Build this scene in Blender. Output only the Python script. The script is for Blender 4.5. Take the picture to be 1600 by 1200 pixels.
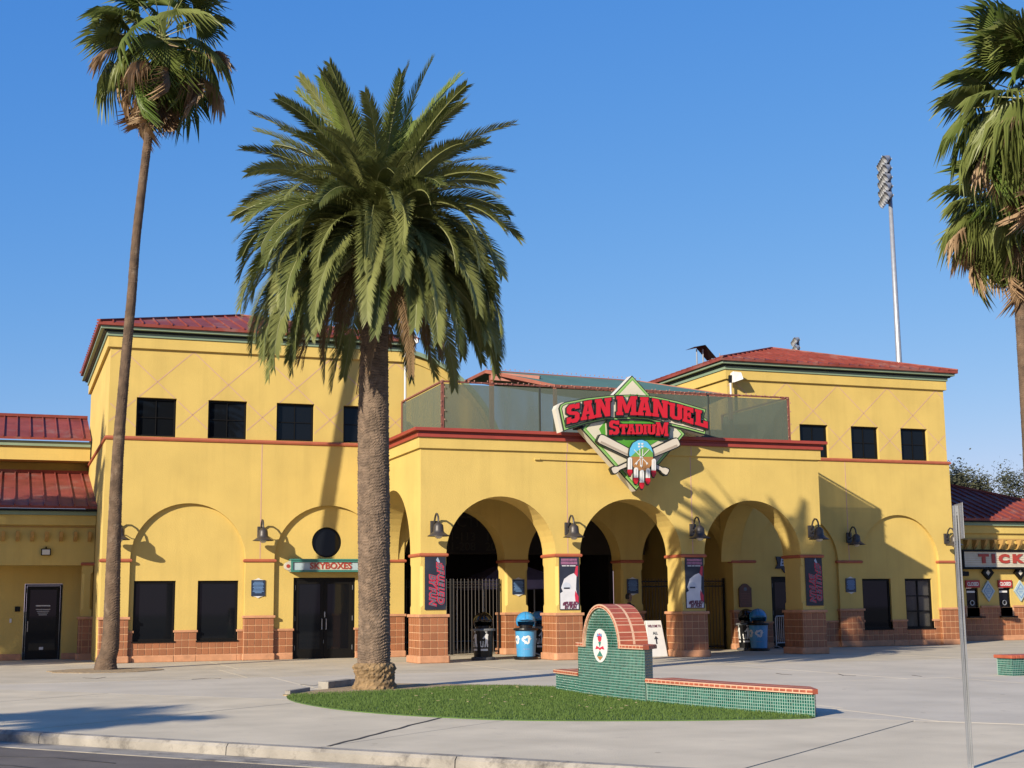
import bpy, bmesh, math, random
from mathutils import Vector, Matrix, Euler
from mathutils.geometry import tessellate_polygon
random.seed(7)
R = math.radians
SC = bpy.context.scene
for o in list(bpy.data.objects): bpy.data.objects.remove(o)
COL = SC.collection

# ------------------------------------------------------------------ camera
FPX, YAW, PITCH, ROLL, EYE = 2166.19, R(20.0867), R(9.0633), R(-.5487), 1.5
_fw = Vector((math.sin(YAW)*math.cos(PITCH), math.cos(YAW)*math.cos(PITCH), math.sin(PITCH)))
_rt = Vector((math.cos(YAW), -math.sin(YAW), 0)); _up = _rt.cross(_fw)
_r2 = _rt*math.cos(ROLL)+_up*math.sin(ROLL); _u2 = -_rt*math.sin(ROLL)+_up*math.cos(ROLL)
cd = bpy.data.cameras.new('camera'); cam = bpy.data.objects.new('camera', cd); COL.objects.link(cam)
cd.sensor_width = 36; cd.lens = 36*FPX/1600; cd.clip_start = .1; cd.clip_end = 3000
cam.matrix_world = Matrix((( _r2.x,_u2.x,-_fw.x,0),(_r2.y,_u2.y,-_fw.y,0),(_r2.z,_u2.z,-_fw.z,EYE),(0,0,0,1)))
SC.camera = cam
SC.render.resolution_x, SC.render.resolution_y = 1024, 768

# ------------------------------------------------------------------ light
SUN = Vector((1.42, 1.0, -.705)).normalized()          # direction the light travels
sd = bpy.data.lights.new('sun', 'SUN'); sd.energy = 5.0; sd.angle = R(.53); sd.color = (1, .90, .73)
so = bpy.data.objects.new('sun', sd); COL.objects.link(so); so.rotation_euler = SUN.to_track_quat('-Z', 'Y').to_euler()
so.location = (-20, -20, 40)
W = bpy.data.worlds.new('World'); SC.world = W; W.use_nodes = True
nt = W.node_tree; nt.nodes.clear()
sk = nt.nodes.new('ShaderNodeTexSky'); sk.sky_type = 'NISHITA'; sk.sun_disc = False
sk.sun_elevation = math.asin(-SUN.z); sk.sun_rotation = math.atan2(-SUN.x, -SUN.y)
sk.altitude = 300; sk.air_density = 1.0; sk.dust_density = .2; sk.ozone_density = 5
bg = nt.nodes.new('ShaderNodeBackground'); bg.inputs[1].default_value = .096
ow = nt.nodes.new('ShaderNodeOutputWorld')
sep = nt.nodes.new('ShaderNodeSeparateColor'); com = nt.nodes.new('ShaderNodeCombineColor'); nt.links.new(sk.outputs[0], sep.inputs[0])
for i, (kk, pp) in enumerate(((.60, 1.22), (1.15, .68), (3.12, .28))):       # overall colour grade of the clear sky
    pw = nt.nodes.new('ShaderNodeMath'); pw.operation = 'POWER'; pw.inputs[1].default_value = pp; nt.links.new(sep.outputs[i], pw.inputs[0])
    ml = nt.nodes.new('ShaderNodeMath'); ml.operation = 'MULTIPLY'; ml.inputs[1].default_value = kk; nt.links.new(pw.outputs[0], ml.inputs[0]); nt.links.new(ml.outputs[0], com.inputs[i])
nt.links.new(com.outputs[0], bg.inputs[0]); nt.links.new(bg.outputs[0], ow.inputs[0])
SC.view_settings.view_transform = 'Standard'; SC.view_settings.look = 'None'
SC.view_settings.exposure = .70; SC.view_settings.gamma = 1; SC.view_settings.use_curve_mapping = False
SC.render.engine = 'CYCLES'

def ray(x, y): return _r2*((x-800)/FPX)+_u2*(-(y-600)/FPX)+_fw
def at(x, y, Y):
    d = ray(x, y); return Vector((0, 0, EYE))+d*(Y/d.y)
def gnd(x, y, z=0):
    d = ray(x, y); return Vector((0, 0, EYE))+d*((z-EYE)/d.z)

# ------------------------------------------------------------------ materials
MATS = {}
ALB = .71            # overall reflectance scale that goes with the exposure above
def alb(c): return tuple(v*ALB for v in c)
def mat(name, col, rough=.6, var=.08, scale=3, bump=0, bscale=60, metal=0, orand=0, streak=0, spots=None, spec=.5, detail=5, gum=0):
    if name in MATS: return MATS[name]
    m = bpy.data.materials.new(name); m.use_nodes = True; t = m.node_tree; N = t.nodes; L = t.links
    b = N['Principled BSDF']; b.inputs['Roughness'].default_value = rough; b.inputs['Metallic'].default_value = metal
    b.inputs['Specular IOR Level'].default_value = spec
    tc = N.new('ShaderNodeTexCoord'); cur = None
    rgb = N.new('ShaderNodeRGB'); rgb.outputs[0].default_value = (*alb(col), 1); cur = rgb.outputs[0]
    def hsv(cur, fac, lo, hi):
        mr = N.new('ShaderNodeMapRange'); mr.inputs[3].default_value = lo; mr.inputs[4].default_value = hi
        L.new(fac, mr.inputs[0]); h = N.new('ShaderNodeHueSaturation'); L.new(mr.outputs[0], h.inputs['Value']); L.new(cur, h.inputs['Color']); return h.outputs[0]
    if var:
        n = N.new('ShaderNodeTexNoise'); n.inputs['Scale'].default_value = scale; n.inputs['Detail'].default_value = detail
        L.new(tc.outputs['Object'], n.inputs['Vector'])
        mr = N.new('ShaderNodeMapRange'); mr.inputs[1].default_value = .3; mr.inputs[2].default_value = .7; L.new(n.outputs[0], mr.inputs[0])
        cur = hsv(cur, mr.outputs[0], 1-var, 1+var)
    if streak:
        mp = N.new('ShaderNodeMapping'); mp.inputs['Scale'].default_value = (2.2, 2.2, .18); L.new(tc.outputs['Object'], mp.inputs[0])
        n = N.new('ShaderNodeTexNoise'); n.inputs['Scale'].default_value = 1.4; n.inputs['Detail'].default_value = 6; n.inputs['Roughness'].default_value = .65
        L.new(mp.outputs[0], n.inputs['Vector'])
        mr = N.new('ShaderNodeMapRange'); mr.inputs[1].default_value = .48; mr.inputs[2].default_value = .72; L.new(n.outputs[0], mr.inputs[0])
        cur = hsv(cur, mr.outputs[0], 1, 1-streak)
    if spots:
        n = N.new('ShaderNodeTexNoise'); n.inputs['Scale'].default_value = spots[0]; n.inputs['Detail'].default_value = 8; n.inputs['Roughness'].default_value = .7
        L.new(tc.outputs['Object'], n.inputs['Vector'])
        mr = N.new('ShaderNodeMapRange'); mr.inputs[1].default_value = spots[2]; mr.inputs[2].default_value = spots[2]+.16; L.new(n.outputs[0], mr.inputs[0])
        mx = N.new('ShaderNodeMix'); mx.data_type = 'RGBA'; L.new(mr.outputs[0], mx.inputs[0]); L.new(cur, mx.inputs[6]); mx.inputs[7].default_value = (*alb(spots[1]), 1); cur = mx.outputs[2]
    if gum:
        vo = N.new('ShaderNodeTexVoronoi'); vo.inputs['Scale'].default_value = gum; L.new(tc.outputs['Object'], vo.inputs['Vector'])
        n = N.new('ShaderNodeTexNoise'); n.inputs['Scale'].default_value = .6; L.new(tc.outputs['Object'], n.inputs['Vector'])
        mr = N.new('ShaderNodeMapRange'); mr.inputs[1].default_value = .07; mr.inputs[2].default_value = .05; L.new(vo.outputs['Distance'], mr.inputs[0])
        m2 = N.new('ShaderNodeMapRange'); m2.inputs[1].default_value = .48; m2.inputs[2].default_value = .56; L.new(n.outputs[0], m2.inputs[0])
        mm = N.new('ShaderNodeMath'); mm.operation = 'MULTIPLY'; L.new(mr.outputs[0], mm.inputs[0]); L.new(m2.outputs[0], mm.inputs[1])
        cur = hsv(cur, mm.outputs[0], 1, .62)
    if orand:
        oi = N.new('ShaderNodeObjectInfo'); cur = hsv(cur, oi.outputs['Random'], 1-orand, 1+orand)
    L.new(cur, b.inputs['Base Color'])
    if bump:
        n = N.new('ShaderNodeTexNoise'); n.inputs['Scale'].default_value = bscale; n.inputs['Detail'].default_value = 4
        L.new(tc.outputs['Object'], n.inputs['Vector']); bp = N.new('ShaderNodeBump'); bp.inputs['Strength'].default_value = bump; bp.inputs['Distance'].default_value = .02
        L.new(n.outputs[0], bp.inputs['Height']); L.new(bp.outputs[0], b.inputs['Normal'])
    MATS[name] = m; return m

def leafmat(name, col, col2, rough=.45, trans=.25):
    m = bpy.data.materials.new(name); m.use_nodes = True; t = m.node_tree; N = t.nodes; L = t.links
    b = N['Principled BSDF']; b.inputs['Roughness'].default_value = rough; b.inputs['Specular IOR Level'].default_value = .22
    oi = N.new('ShaderNodeObjectInfo'); tc = N.new('ShaderNodeTexCoord'); n = N.new('ShaderNodeTexNoise'); n.inputs['Scale'].default_value = 2.5
    L.new(tc.outputs['Object'], n.inputs['Vector'])
    ad = N.new('ShaderNodeMath'); ad.operation = 'ADD'; L.new(oi.outputs['Random'], ad.inputs[0]); L.new(n.outputs[0], ad.inputs[1])
    mr = N.new('ShaderNodeMapRange'); mr.inputs[1].default_value = .35; mr.inputs[2].default_value = 1.6; L.new(ad.outputs[0], mr.inputs[0])
    mx = N.new('ShaderNodeMix'); mx.data_type = 'RGBA'; mx.inputs[6].default_value = (*alb(col), 1); mx.inputs[7].default_value = (*alb(col2), 1); L.new(mr.outputs[0], mx.inputs[0])
    L.new(mx.outputs[2], b.inputs['Base Color'])
    tr = N.new('ShaderNodeBsdfTranslucent'); L.new(mx.outputs[2], tr.inputs[0]); ms = N.new('ShaderNodeMixShader'); ms.inputs[0].default_value = trans
    L.new(b.outputs[0], ms.inputs[1]); L.new(tr.outputs[0], ms.inputs[2]); L.new(ms.outputs[0], N['Material Output'].inputs[0])
    return m

def glassmat(name, col, rough=.03):
    m = bpy.data.materials.new(name); m.use_nodes = True; b = m.node_tree.nodes['Principled BSDF']
    b.inputs['Base Color'].default_value = (*col, 1); b.inputs['Roughness'].default_value = rough; b.inputs['Specular IOR Level'].default_value = .22
    N = m.node_tree.nodes; L = m.node_tree.links; tc = N.new('ShaderNodeTexCoord'); n = N.new('ShaderNodeTexNoise'); n.inputs['Scale'].default_value = .9; L.new(tc.outputs['Object'], n.inputs['Vector'])
    bp = N.new('ShaderNodeBump'); bp.inputs['Strength'].default_value = .05; L.new(n.outputs[0], bp.inputs['Height']); L.new(bp.outputs[0], b.inputs['Normal'])
    return m

def clearmat(name, col, fac, rough=.5):
    """see-through sheet: part of the light passes straight through (net, clear pane)"""
    m = bpy.data.materials.new(name); m.use_nodes = True; t = m.node_tree; N = t.nodes; L = t.links
    b = N['Principled BSDF']; b.inputs['Base Color'].default_value = (*alb(col), 1); b.inputs['Roughness'].default_value = rough
    tr = N.new('ShaderNodeBsdfTransparent'); ms = N.new('ShaderNodeMixShader'); ms.inputs[0].default_value = fac
    tc = N.new('ShaderNodeTexCoord'); mp = N.new('ShaderNodeMapping'); mp.inputs['Scale'].default_value = (1.3, 1.3, .25); n = N.new('ShaderNodeTexNoise'); n.inputs['Scale'].default_value = 1.6
    L.new(tc.outputs['Object'], mp.inputs[0]); L.new(mp.outputs[0], n.inputs['Vector'])
    mr = N.new('ShaderNodeMapRange'); mr.inputs[1].default_value = .3; mr.inputs[2].default_value = .7; mr.inputs[3].default_value = fac-.1; mr.inputs[4].default_value = fac+.1
    L.new(n.outputs[0], mr.inputs[0]); L.new(mr.outputs[0], ms.inputs[0])
    L.new(tr.outputs[0], ms.inputs[1]); L.new(b.outputs[0], ms.inputs[2]); L.new(ms.outputs[0], N['Material Output'].inputs[0]); return m

STUCCO = mat('stucco', (.70, .50, .138), .85, .07, .9, .3, 45, streak=.085)
STUCCO_IN = STUCCO
TILE = mat('terracotta_tile', (.36, .135, .055), .55, .16, 14, .15, 30, orand=.13)
GROUT = mat('peach_grout', (.72, .43, .24), .9, .08, 8, .2, 60)
CAPM = mat('terracotta_cap', (.60, .29, .15), .75, .14, 5, .2, 40, streak=.12)
BAND = mat('red_band', (.46, .12, .055), .6, .10, 4, .1, 30)
FASCIA = mat('red_fascia', (.36, .055, .035), .5, .08, 3)
ROOF = mat('red_metal_roof', (.28, .066, .050), .55, .2, 1.2, .03, 8, streak=.2, spec=.12, spots=(.8, (.29, .15, .13), .52))
GREEN = mat('green_trim', (.25, .34, .23), .55, .06, 3)
JOINT = mat('control_joint', (.62, .36, .30), .7, .05, 4)
DARK = mat('black_metal', (.012, .012, .013), .5, .1, 6, spec=.2)
FRAME = mat('dark_bronze_frame', (.010, .009, .008), .45, .05, 4, spec=.15)
BRONZE = mat('lamp_bronze', (.075, .065, .06), .45, .1, 12, metal=.3)
GLASS = glassmat('dark_window_glass', (.005, .006, .008))
BULB = mat('milky_globe', (.75, .70, .58), .25, 0)
WHITE = mat('white_paint', (.78, .77, .74), .5, .04, 6)
CONC = mat('concrete_front', (.69, .595, .435), .9, .13, .9, .25, 45, gum=1.7, spots=(2.2, (.46, .39, .31), .60), detail=8)
CONC2 = mat('concrete_strip', (.63, .56, .445), .9, .12, .7, .2, 45, gum=1.5, spots=(1.4, (.47, .41, .34), .58), detail=8)
CONC3 = mat('concrete_apron', (.60, .52, .385), .9, .13, .8, .25, 45, gum=1.6, spots=(1.1, (.45, .37, .28), .58), detail=8)
KERBM = mat('kerb_concrete', (.36, .325, .275), .9, .2, 2.5, .4, 30, spots=(2.6, (.13, .115, .10), .50))
ASPH = mat('asphalt', (.15, .128, .112), .9, .2, 1.5, .6, 90, spots=(2, (.19, .175, .165), .60))
SOIL = mat('dry_mulch', (.40, .29, .165), .95, .3, 9, .8, 40)
STEEL = mat('galvanised_steel', (.50, .51, .52), .45, .1, 5, metal=.55)
WOODM = mat('corbel_brown', (.50, .30, .09), .8, .1, 4)

# ------------------------------------------------------------------ mesh helpers
class B:
    def __init__(s): s.v = []; s.f = []
    def add(s, vs, fs):
        k = len(s.v); s.v += [tuple(v) for v in vs]; s.f += [tuple(i+k for i in f) for f in fs]; return s
    def box(s, x0, x1, y0, y1, z0, z1):
        return s.add([(x0,y0,z0),(x1,y0,z0),(x1,y1,z0),(x0,y1,z0),(x0,y0,z1),(x1,y0,z1),(x1,y1,z1),(x0,y1,z1)],
                     [(0,3,2,1),(4,5,6,7),(0,1,5,4),(1,2,6,5),(2,3,7,6),(3,0,4,7)])
    def bar(s, a, b, w, h=None, up=(0,0,1)):
        a, b = Vector(a), Vector(b); h = w if h is None else h; d = (b-a).normalized(); u = Vector(up)
        if abs(d.dot(u)) > .95: u = Vector((0,1,0))
        r = d.cross(u).normalized(); u = r.cross(d)
        vs = [p+r*sx*w/2+u*sy*h/2 for p in (a,b) for sx,sy in ((-1,-1),(1,-1),(1,1),(-1,1))]
        return s.add(vs, [(0,1,2,3),(7,6,5,4),(0,4,5,1),(1,5,6,2),(2,6,7,3),(3,7,4,0)])
    def tube(s, pts, rad, n=8, caps=True):
        pts = [Vector(p) for p in pts]; m = len(pts); rad = [rad]*m if not hasattr(rad,'__len__') else rad
        vs = []; prev = None
        for i, p in enumerate(pts):
            d = (pts[min(i+1,m-1)]-pts[max(i-1,0)]).normalized()
            if prev is None: r = d.cross(Vector((0,0,1)) if abs(d.z) < .9 else Vector((1,0,0))).normalized()
            else: r = (prev-d*prev.dot(d)).normalized()
            prev = r; u = d.cross(r)
            vs += [p+(r*math.cos(2*math.pi*k/n)+u*math.sin(2*math.pi*k/n))*rad[i] for k in range(n)]
        fs = [(i*n+k, i*n+(k+1)%n, (i+1)*n+(k+1)%n, (i+1)*n+k) for i in range(m-1) for k in range(n)]
        if caps: fs += [tuple(range(n-1,-1,-1)), tuple((m-1)*n+k for k in range(n))]
        return s.add(vs, fs)
    def lathe(s, prof, c=(0,0,0), n=24):
        vs = [(c[0]+r*math.cos(2*math.pi*k/n), c[1]+r*math.sin(2*math.pi*k/n), c[2]+z) for r,z in prof for k in range(n)]
        m = len(prof)
        fs = [(i*n+k, i*n+(k+1)%n, (i+1)*n+(k+1)%n, (i+1)*n+k) for i in range(m-1) for k in range(n)]
        fs += [tuple(range(n-1,-1,-1)), tuple((m-1)*n+k for k in range(n))]
        return s.add(vs, fs)
    def prism(s, loops, f0, f1):
        """loops of 2D points (first outer, rest holes); f0/f1 map a 2D point to the front / back 3D point"""
        if len(loops) == 1 and len(loops[0]) < 3: return s
        l3 = [[Vector((p[0],p[1],0)) for p in l] for l in loops]
        tri = tessellate_polygon(l3); flat = [p for l in loops for p in l]; n = len(flat)
        vs = [f0(*p) for p in flat]+[f1(*p) for p in flat]
        fs = [tuple(t) for t in tri]+[tuple(i+n for i in reversed(t)) for t in tri]
        k = 0
        for l in loops:
            m = len(l)
            fs += [(k+i, k+(i+1)%m, k+(i+1)%m+n, k+i+n) for i in range(m)]; k += m
        return s.add(vs, fs)
    def xz(s, loops, y0, y1): return s.prism(loops, lambda a,b: (a,y0,b), lambda a,b: (a,y1,b))
    def yz(s, loops, x0, x1): return s.prism(loops, lambda a,b: (x0,a,b), lambda a,b: (x1,a,b))
    def xy(s, loops, z0, z1): return s.prism(loops, lambda a,b: (a,b,z0), lambda a,b: (a,b,z1))
    def mesh(s, name, fix=True):
        me = bpy.data.meshes.new(name); me.from_pydata(s.v, [], s.f)
        if fix:
            bm = bmesh.new(); bm.from_mesh(me); bmesh.ops.recalc_face_normals(bm, faces=bm.faces); bm.to_mesh(me); bm.free()
        me.update(); return me

def tag(o, label=None, cat=None, group=None, kind=None):
    if label: o['label'] = label
    if cat: o['category'] = cat
    if group: o['group'] = group
    if kind: o['kind'] = kind
    return o
def O(name, b, m, parent=None, label=None, cat=None, group=None, kind=None, smooth=False, bevel=0, local=False, fix=True):
    me = b.mesh(name, fix) if isinstance(b, B) else b
    o = bpy.data.objects.new(name, me); COL.objects.link(o)
    if m and not len(me.materials): me.materials.append(m)
    if smooth:
        for p in me.polygons: p.use_smooth = True
    if bevel:
        md = o.modifiers.new('bevel', 'BEVEL'); md.width = bevel; md.segments = 2; md.limit_method = 'ANGLE'
    if parent:
        o.parent = parent
        if not local: o.matrix_parent_inverse = INV.get(parent.name, Matrix())
        INV[o.name] = Matrix() if not local else Matrix()
    return tag(o, label, cat, group, kind)
INV = {}
def E(name, loc, label, cat, group=None, rz=0):
    e = bpy.data.objects.new(name, None); COL.objects.link(e); e.location = loc; e.rotation_euler = (0,0,rz); e.empty_display_size = .3
    INV[e.name] = (Matrix.Translation(Vector(loc)) @ Matrix.Rotation(rz,4,'Z')).inverted()
    return tag(e, label, cat, group)
def copytree(o, parent=None):
    c = o.copy(); COL.objects.link(c)
    if parent: c.parent = parent
    for ch in list(o.children): copytree(ch, c)
    return c
def arc(cx, cz, r, a0=180, a1=0, n=28): return [(cx+r*math.cos(R(a0+(a1-a0)*i/n)), cz+r*math.sin(R(a0+(a1-a0)*i/n))) for i in range(n+1)]
def circ(cx, cz, r, n=32): return [(cx+r*math.cos(2*math.pi*i/n), cz+r*math.sin(2*math.pi*i/n)) for i in range(n)]
def rect(x0, x1, z0, z1): return [(x0,z0),(x1,z0),(x1,z1),(x0,z1)]
def text_mesh(body, size, depth=.004, bold=0, shear=0, space=1.0):
    cu = bpy.data.curves.new('txt', 'FONT'); cu.body = body; cu.size = size; cu.extrude = depth; cu.offset = bold; cu.shear = shear; cu.space_character = space
    cu.align_x = 'CENTER'; cu.align_y = 'CENTER'; cu.resolution_u = 3
    t = bpy.data.objects.new('txt', cu); COL.objects.link(t); bpy.context.view_layer.update()
    me = bpy.data.meshes.new_from_object(t.evaluated_get(bpy.context.evaluated_depsgraph_get())); bpy.data.objects.remove(t); me.materials.clear(); return me
def text(name, body, size, loc, m, parent, rot=(R(90),0,0), width=None, **k):
    """flat lettering; by default it stands in the XZ plane and faces -Y"""
    me = text_mesh(body, size, **k); xs = [v.co.x for v in me.vertices]
    sx = 1 if not width else width/(max(xs)-min(xs))
    M4 = Matrix.Translation(loc) @ Euler(rot).to_matrix().to_4x4() @ Matrix.Diagonal((sx,1,1,1)); me.transform(M4)
    return O(name, me, m, parent)
# ------------------------------------------------------------------ ground, road, kerb, paving
O('ground', B().xy([[(-600,-300),(900,-300),(900,1500),(-600,1500)]], -.6, -.30), mat('far_ground', (.30,.25,.19), .95, .2, .05), kind='structure')
K0, K1 = Vector((.06, 18.93)), Vector((5.63, 12.04)); KD = (K1-K0).normalized(); KN = Vector((-KD.y, KD.x))   # KN points to the plaza
if KN.y < 0: KN = -KN
def kp(s, n): p = K0+KD*s+KN*n; return (p.x, p.y)
O('road', B().xy([[kp(-60,-.45), kp(80,-.45), kp(80,-26), kp(-60,-26)]], -.25, -.125), ASPH, kind='structure')
O('gutter', B().xy([[kp(-60,-.004), kp(80,-.004), kp(80,-.46), kp(-60,-.46)]], -.26, -.117), KERBM, kind='structure')
for nm_, ps in (('crack_seal',[(-.6,-1.2),(.4,-1.05),(1.3,-1.25),(2.2,-1.0),(3.2,-1.1)]),('crack_seal',[(1.0,-2.0),(2.4,-1.75),(3.6,-1.9),(5.2,-1.7)])):
    b = B()
    for a_, c_ in zip(ps, ps[1:]): b.bar((*kp(*a_),-.123),(*kp(*c_),-.123),.035,.006)
    O(nm_, b, mat('bitumen', (.03,.026,.024), .6, .2, 9), kind='structure')
kerb = O('kerb', B().xy([[kp(-60,0.03), kp(80,0.03), kp(80,.17), kp(-60,.17)]], -.27, -.10), KERBM, kind='structure')
s = -42.0
while s < 60:
    ln = 3.05
    prof = [(.0,-.26),(.015,-.03),(.045,.004),(.17,.008),(.17,-.26)]
    b = B(); vs = [(*kp(s+e, n), z) for e in (.006, ln-.006) for n,z in prof]
    b.add(vs, [(0,1,2,3,4),(9,8,7,6,5)]+[(i,(i+1)%5,(i+1)%5+5,i+5) for i in range(5)])
    O('kerb_stone', b, KERBM, kerb); s += ln
plaza = O('plaza', B().xy([[kp(-60,.16), kp(80,.16), (90,90), (-60,90)]], -.28, -.02), mat('joint_filler', (.10,.085,.07), .95, .2, 5), kind='structure')
def clip(poly, p, n):
    out = []
    for i in range(len(poly)):
        a, b = Vector(poly[i]), Vector(poly[(i+1)%len(poly)]); da, db = (a-p).dot(n), (b-p).dot(n)
        if da >= 0: out.append((a.x,a.y))
        if da*db < 0: q = a+(b-a)*(da/(da-db)); out.append((q.x,q.y))
    return out
def slab(poly, m, g=.008, z=0):
    if len(poly) < 3: return
    c = Vector((sum(p[0] for p in poly)/len(poly), sum(p[1] for p in poly)/len(poly)))
    out = []
    for p in poly:
        v = Vector(p)-c; out.append(tuple(c+v*(1-g/max(v.length,.05))))
    O('paving_slab', B().xy([out], -.12, z+random.uniform(-.0015,.0015)), m, plaza)
# walk along the kerb, cut across every 4.7 m
DEP = 6.2
k = -7
for k in range(-6, 9):
    s0 = 4.91+(k-1)*4.82
    slab([kp(s0,.175), kp(s0+4.82,.175), kp(s0+4.82,DEP), kp(s0,DEP)], CONC, .020)
# strip and apron behind it, square to the building
FL = K0+KN*DEP
ys = [12.0, 17.5, 23.5, 30.9, 35.3, 40.6, 47, 54]
for j in range(len(ys)-1):
    xs = [-28+i*5.6 for i in range(15)] if j % 2 == 0 else [-26.4+i*6.3 for i in range(14)]
    for i in range(len(xs)-1):
        q = clip(rect(xs[i], xs[i+1], ys[j], ys[j+1]), FL, KN)
        slab(q, CONC2 if j < 3 else CONC3, .016)

b_cr = [[(1213,1052),(1222,1053.5),(1237,1054.5)],[(1310,1053),(1318,1055.5),(1337,1056)],[(1425,1055),(1440,1057)],[(918,1050),(932,1049.3),(945,1051)],[(130,1059),(150,1060.5),(165,1058)],[(300,1061.5),(330,1059.5),(345,1060)],[(513,1166),(540,1158.5),(560,1154.5),(575,1150),(590,1146.6),(606,1142),(625,1138),(640,1133),(665,1127.5),(688,1121.5)],[(470,1069.5),(490,1071),(505,1069)]]
for cr_ in b_cr:
    b = B()
    for a_, c_ in zip(cr_, cr_[1:]): b.bar(gnd(*a_,.002),gnd(*c_,.002),.045 if len(cr_) > 5 else .03,.005)
    O('paving_crack', b, mat('crack_dirt', (.07,.06,.05), .95, .2, 9), plaza)
# lawn with soil bed and low edging
LAWN = [(4.67,24.05),(4.49,22.56),(4.7,20.74),(5.14,19.43),(5.75,18.37),(6.38,17.58),(7.1,17.11),(7.84,16.74),(8.62,16.42),(9.45,16.20),(10.12,16.20),
        (9.95,17.3),(9.75,18.6),(9.72,19.9),(9.65,21.3),(9.55,22.2),(9.75,23.6),(9.01,24.8),(8.23,25.2),(7.52,24.95),(6.93,24.6),(5.94,24.5),(5.15,24.35)]
def smooth_loop(P, n=4):
    out = []; m = len(P)
    for i in range(m):
        p0,p1,p2,p3 = (Vector(P[(i+j-1)%m]) for j in range(4))
        for t in range(n):
            t = t/n; out.append(tuple(.5*((2*p1)+(p2-p0)*t+(2*p0-5*p1+4*p2-p3)*t*t+(3*p1-p0-3*p2+p3)*t**3)))
    return out
LP = smooth_loop(LAWN)
BED = smooth_loop([(4.62,24.2),(5.0,24.9),(5.8,25.7),(6.4,26.6),(7.2,26.75),(7.9,26.2),(8.6,25.5),(9.2,24.9),(8.4,24.6),(6.5,24.3),(5.2,24.1)])
O('soil_bed', B().xy([BED], -.1, .018), SOIL, kind='structure')
def inside(x, y, P):
    c = False; j = len(P)-1
    for i in range(len(P)):
        if (P[i][1] > y) != (P[j][1] > y) and x < (P[j][0]-P[i][0])*(y-P[i][1])/(P[j][1]-P[i][1])+P[i][0]: c = not c
        j = i
    return c
TURF = mat('turf', (.085,.16,.03), .9, .25, 2.2, .6, 70)
O('lawn', B().xy([LP], -.08, .014), TURF, kind='structure')
BL = leafmat('grass_blade', (.085,.17,.03), (.17,.25,.06), .7, .3)
b = B(); rnd = random.Random(3); cnt = 0
while cnt < 52000:
    x, y = rnd.uniform(4.4,10.2), rnd.uniform(16.1,25.4)
    if not inside(x, y, LP): continue
    a = rnd.uniform(0, 6.28); h = rnd.uniform(.02,.05); dx, dy = math.cos(a)*.006, math.sin(a)*.006; lx, ly = rnd.uniform(-.02,.02), rnd.uniform(-.02,.02)
    b.v += [(x-dx,y-dy,.012),(x+dx,y+dy,.012),(x+lx,y+ly,.012+h)]; b.f.append((cnt*3,cnt*3+1,cnt*3+2)); cnt += 1
O('turf_blades', b, BL, label='short bright green turf filling the kidney-shaped bed', cat='grass', kind='stuff', fix=False)
b = B()
for i in range(60):
    x, y = rnd.uniform(5,9.5), rnd.uniform(17.5,24.8)
    if inside(x, y, LP): b.bar((x,y,.055),(x+rnd.uniform(-.06,.06),y+rnd.uniform(-.06,.06),.06),.025,.004)
O('leaf_litter', b, mat('dry_leaf', (.42,.33,.18), .8, .2, 9), label='few dry leaf scraps lying on the green turf', cat='litter', kind='stuff')
# concrete edging corner by the big palm
for a_, b_, lb, w_, h_ in (((4.72,24.35,.03),(5.25,25.2,.03),'low concrete edging at the left tip of the turf bed',.1,.1),((5.65,25.75,.06),(6.35,26.5,.06),'loose concrete edging block left of the big feather palm base',.22,.16)):
    O('edging_stone', B().bar(a_,b_,w_,h_), KERBM, label=lb, cat='edging', group='concrete edging of the soil bed', bevel=.012)
# soil ring of the tall palm
ring = [(2.5+1.35*math.cos(2*math.pi*i/40)*(1+.06*math.sin(5*i)), 36.2+1.35*math.sin(2*math.pi*i/40)) for i in range(40)]
O('soil_ring', B().xy([ring], -.1, .012), SOIL, kind='structure')

# ------------------------------------------------------------------ building helpers
TILE_ME = B().add([(-.5,0,-.5),(.5,0,-.5),(.5,0,.5),(-.5,0,.5),(-.47,-.06,-.47),(.47,-.06,-.47),(.47,-.06,.47),(-.47,-.06,.47)],
                  [(4,5,6,7),(0,1,5,4),(1,2,6,5),(2,3,7,6),(3,0,4,7)]).mesh('tile', False); TILE_ME.materials.append(TILE)
def tiles(parent, o, u, u1, z0, rows, n, pitch=.2, rh=.2, first=None, skip=()):
    """square tiles on a vertical face: o start point (x,y), u unit direction (2D), n outward normal angle about Z"""
    cuts = [0]; x = first if first else pitch
    while x < u1-.03: cuts.append(x); x += pitch
    cuts.append(u1)
    for r in range(rows):
        for a, b_ in zip(cuts, cuts[1:]):
            w = b_-a; c = (a+b_)/2; z = z0+(r+.5)*rh
            if any(s0 < c < s1 and z > sz for s0,s1,sz in skip): continue
            t = bpy.data.objects.new('tile', TILE_ME); COL.objects.link(t)
            t.location = (o[0]+u[0]*c, o[1]+u[1]*c, z); t.rotation_euler = (0,0,n); t.scale = (w-.016, .2, rh-.016); t.parent = parent

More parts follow.
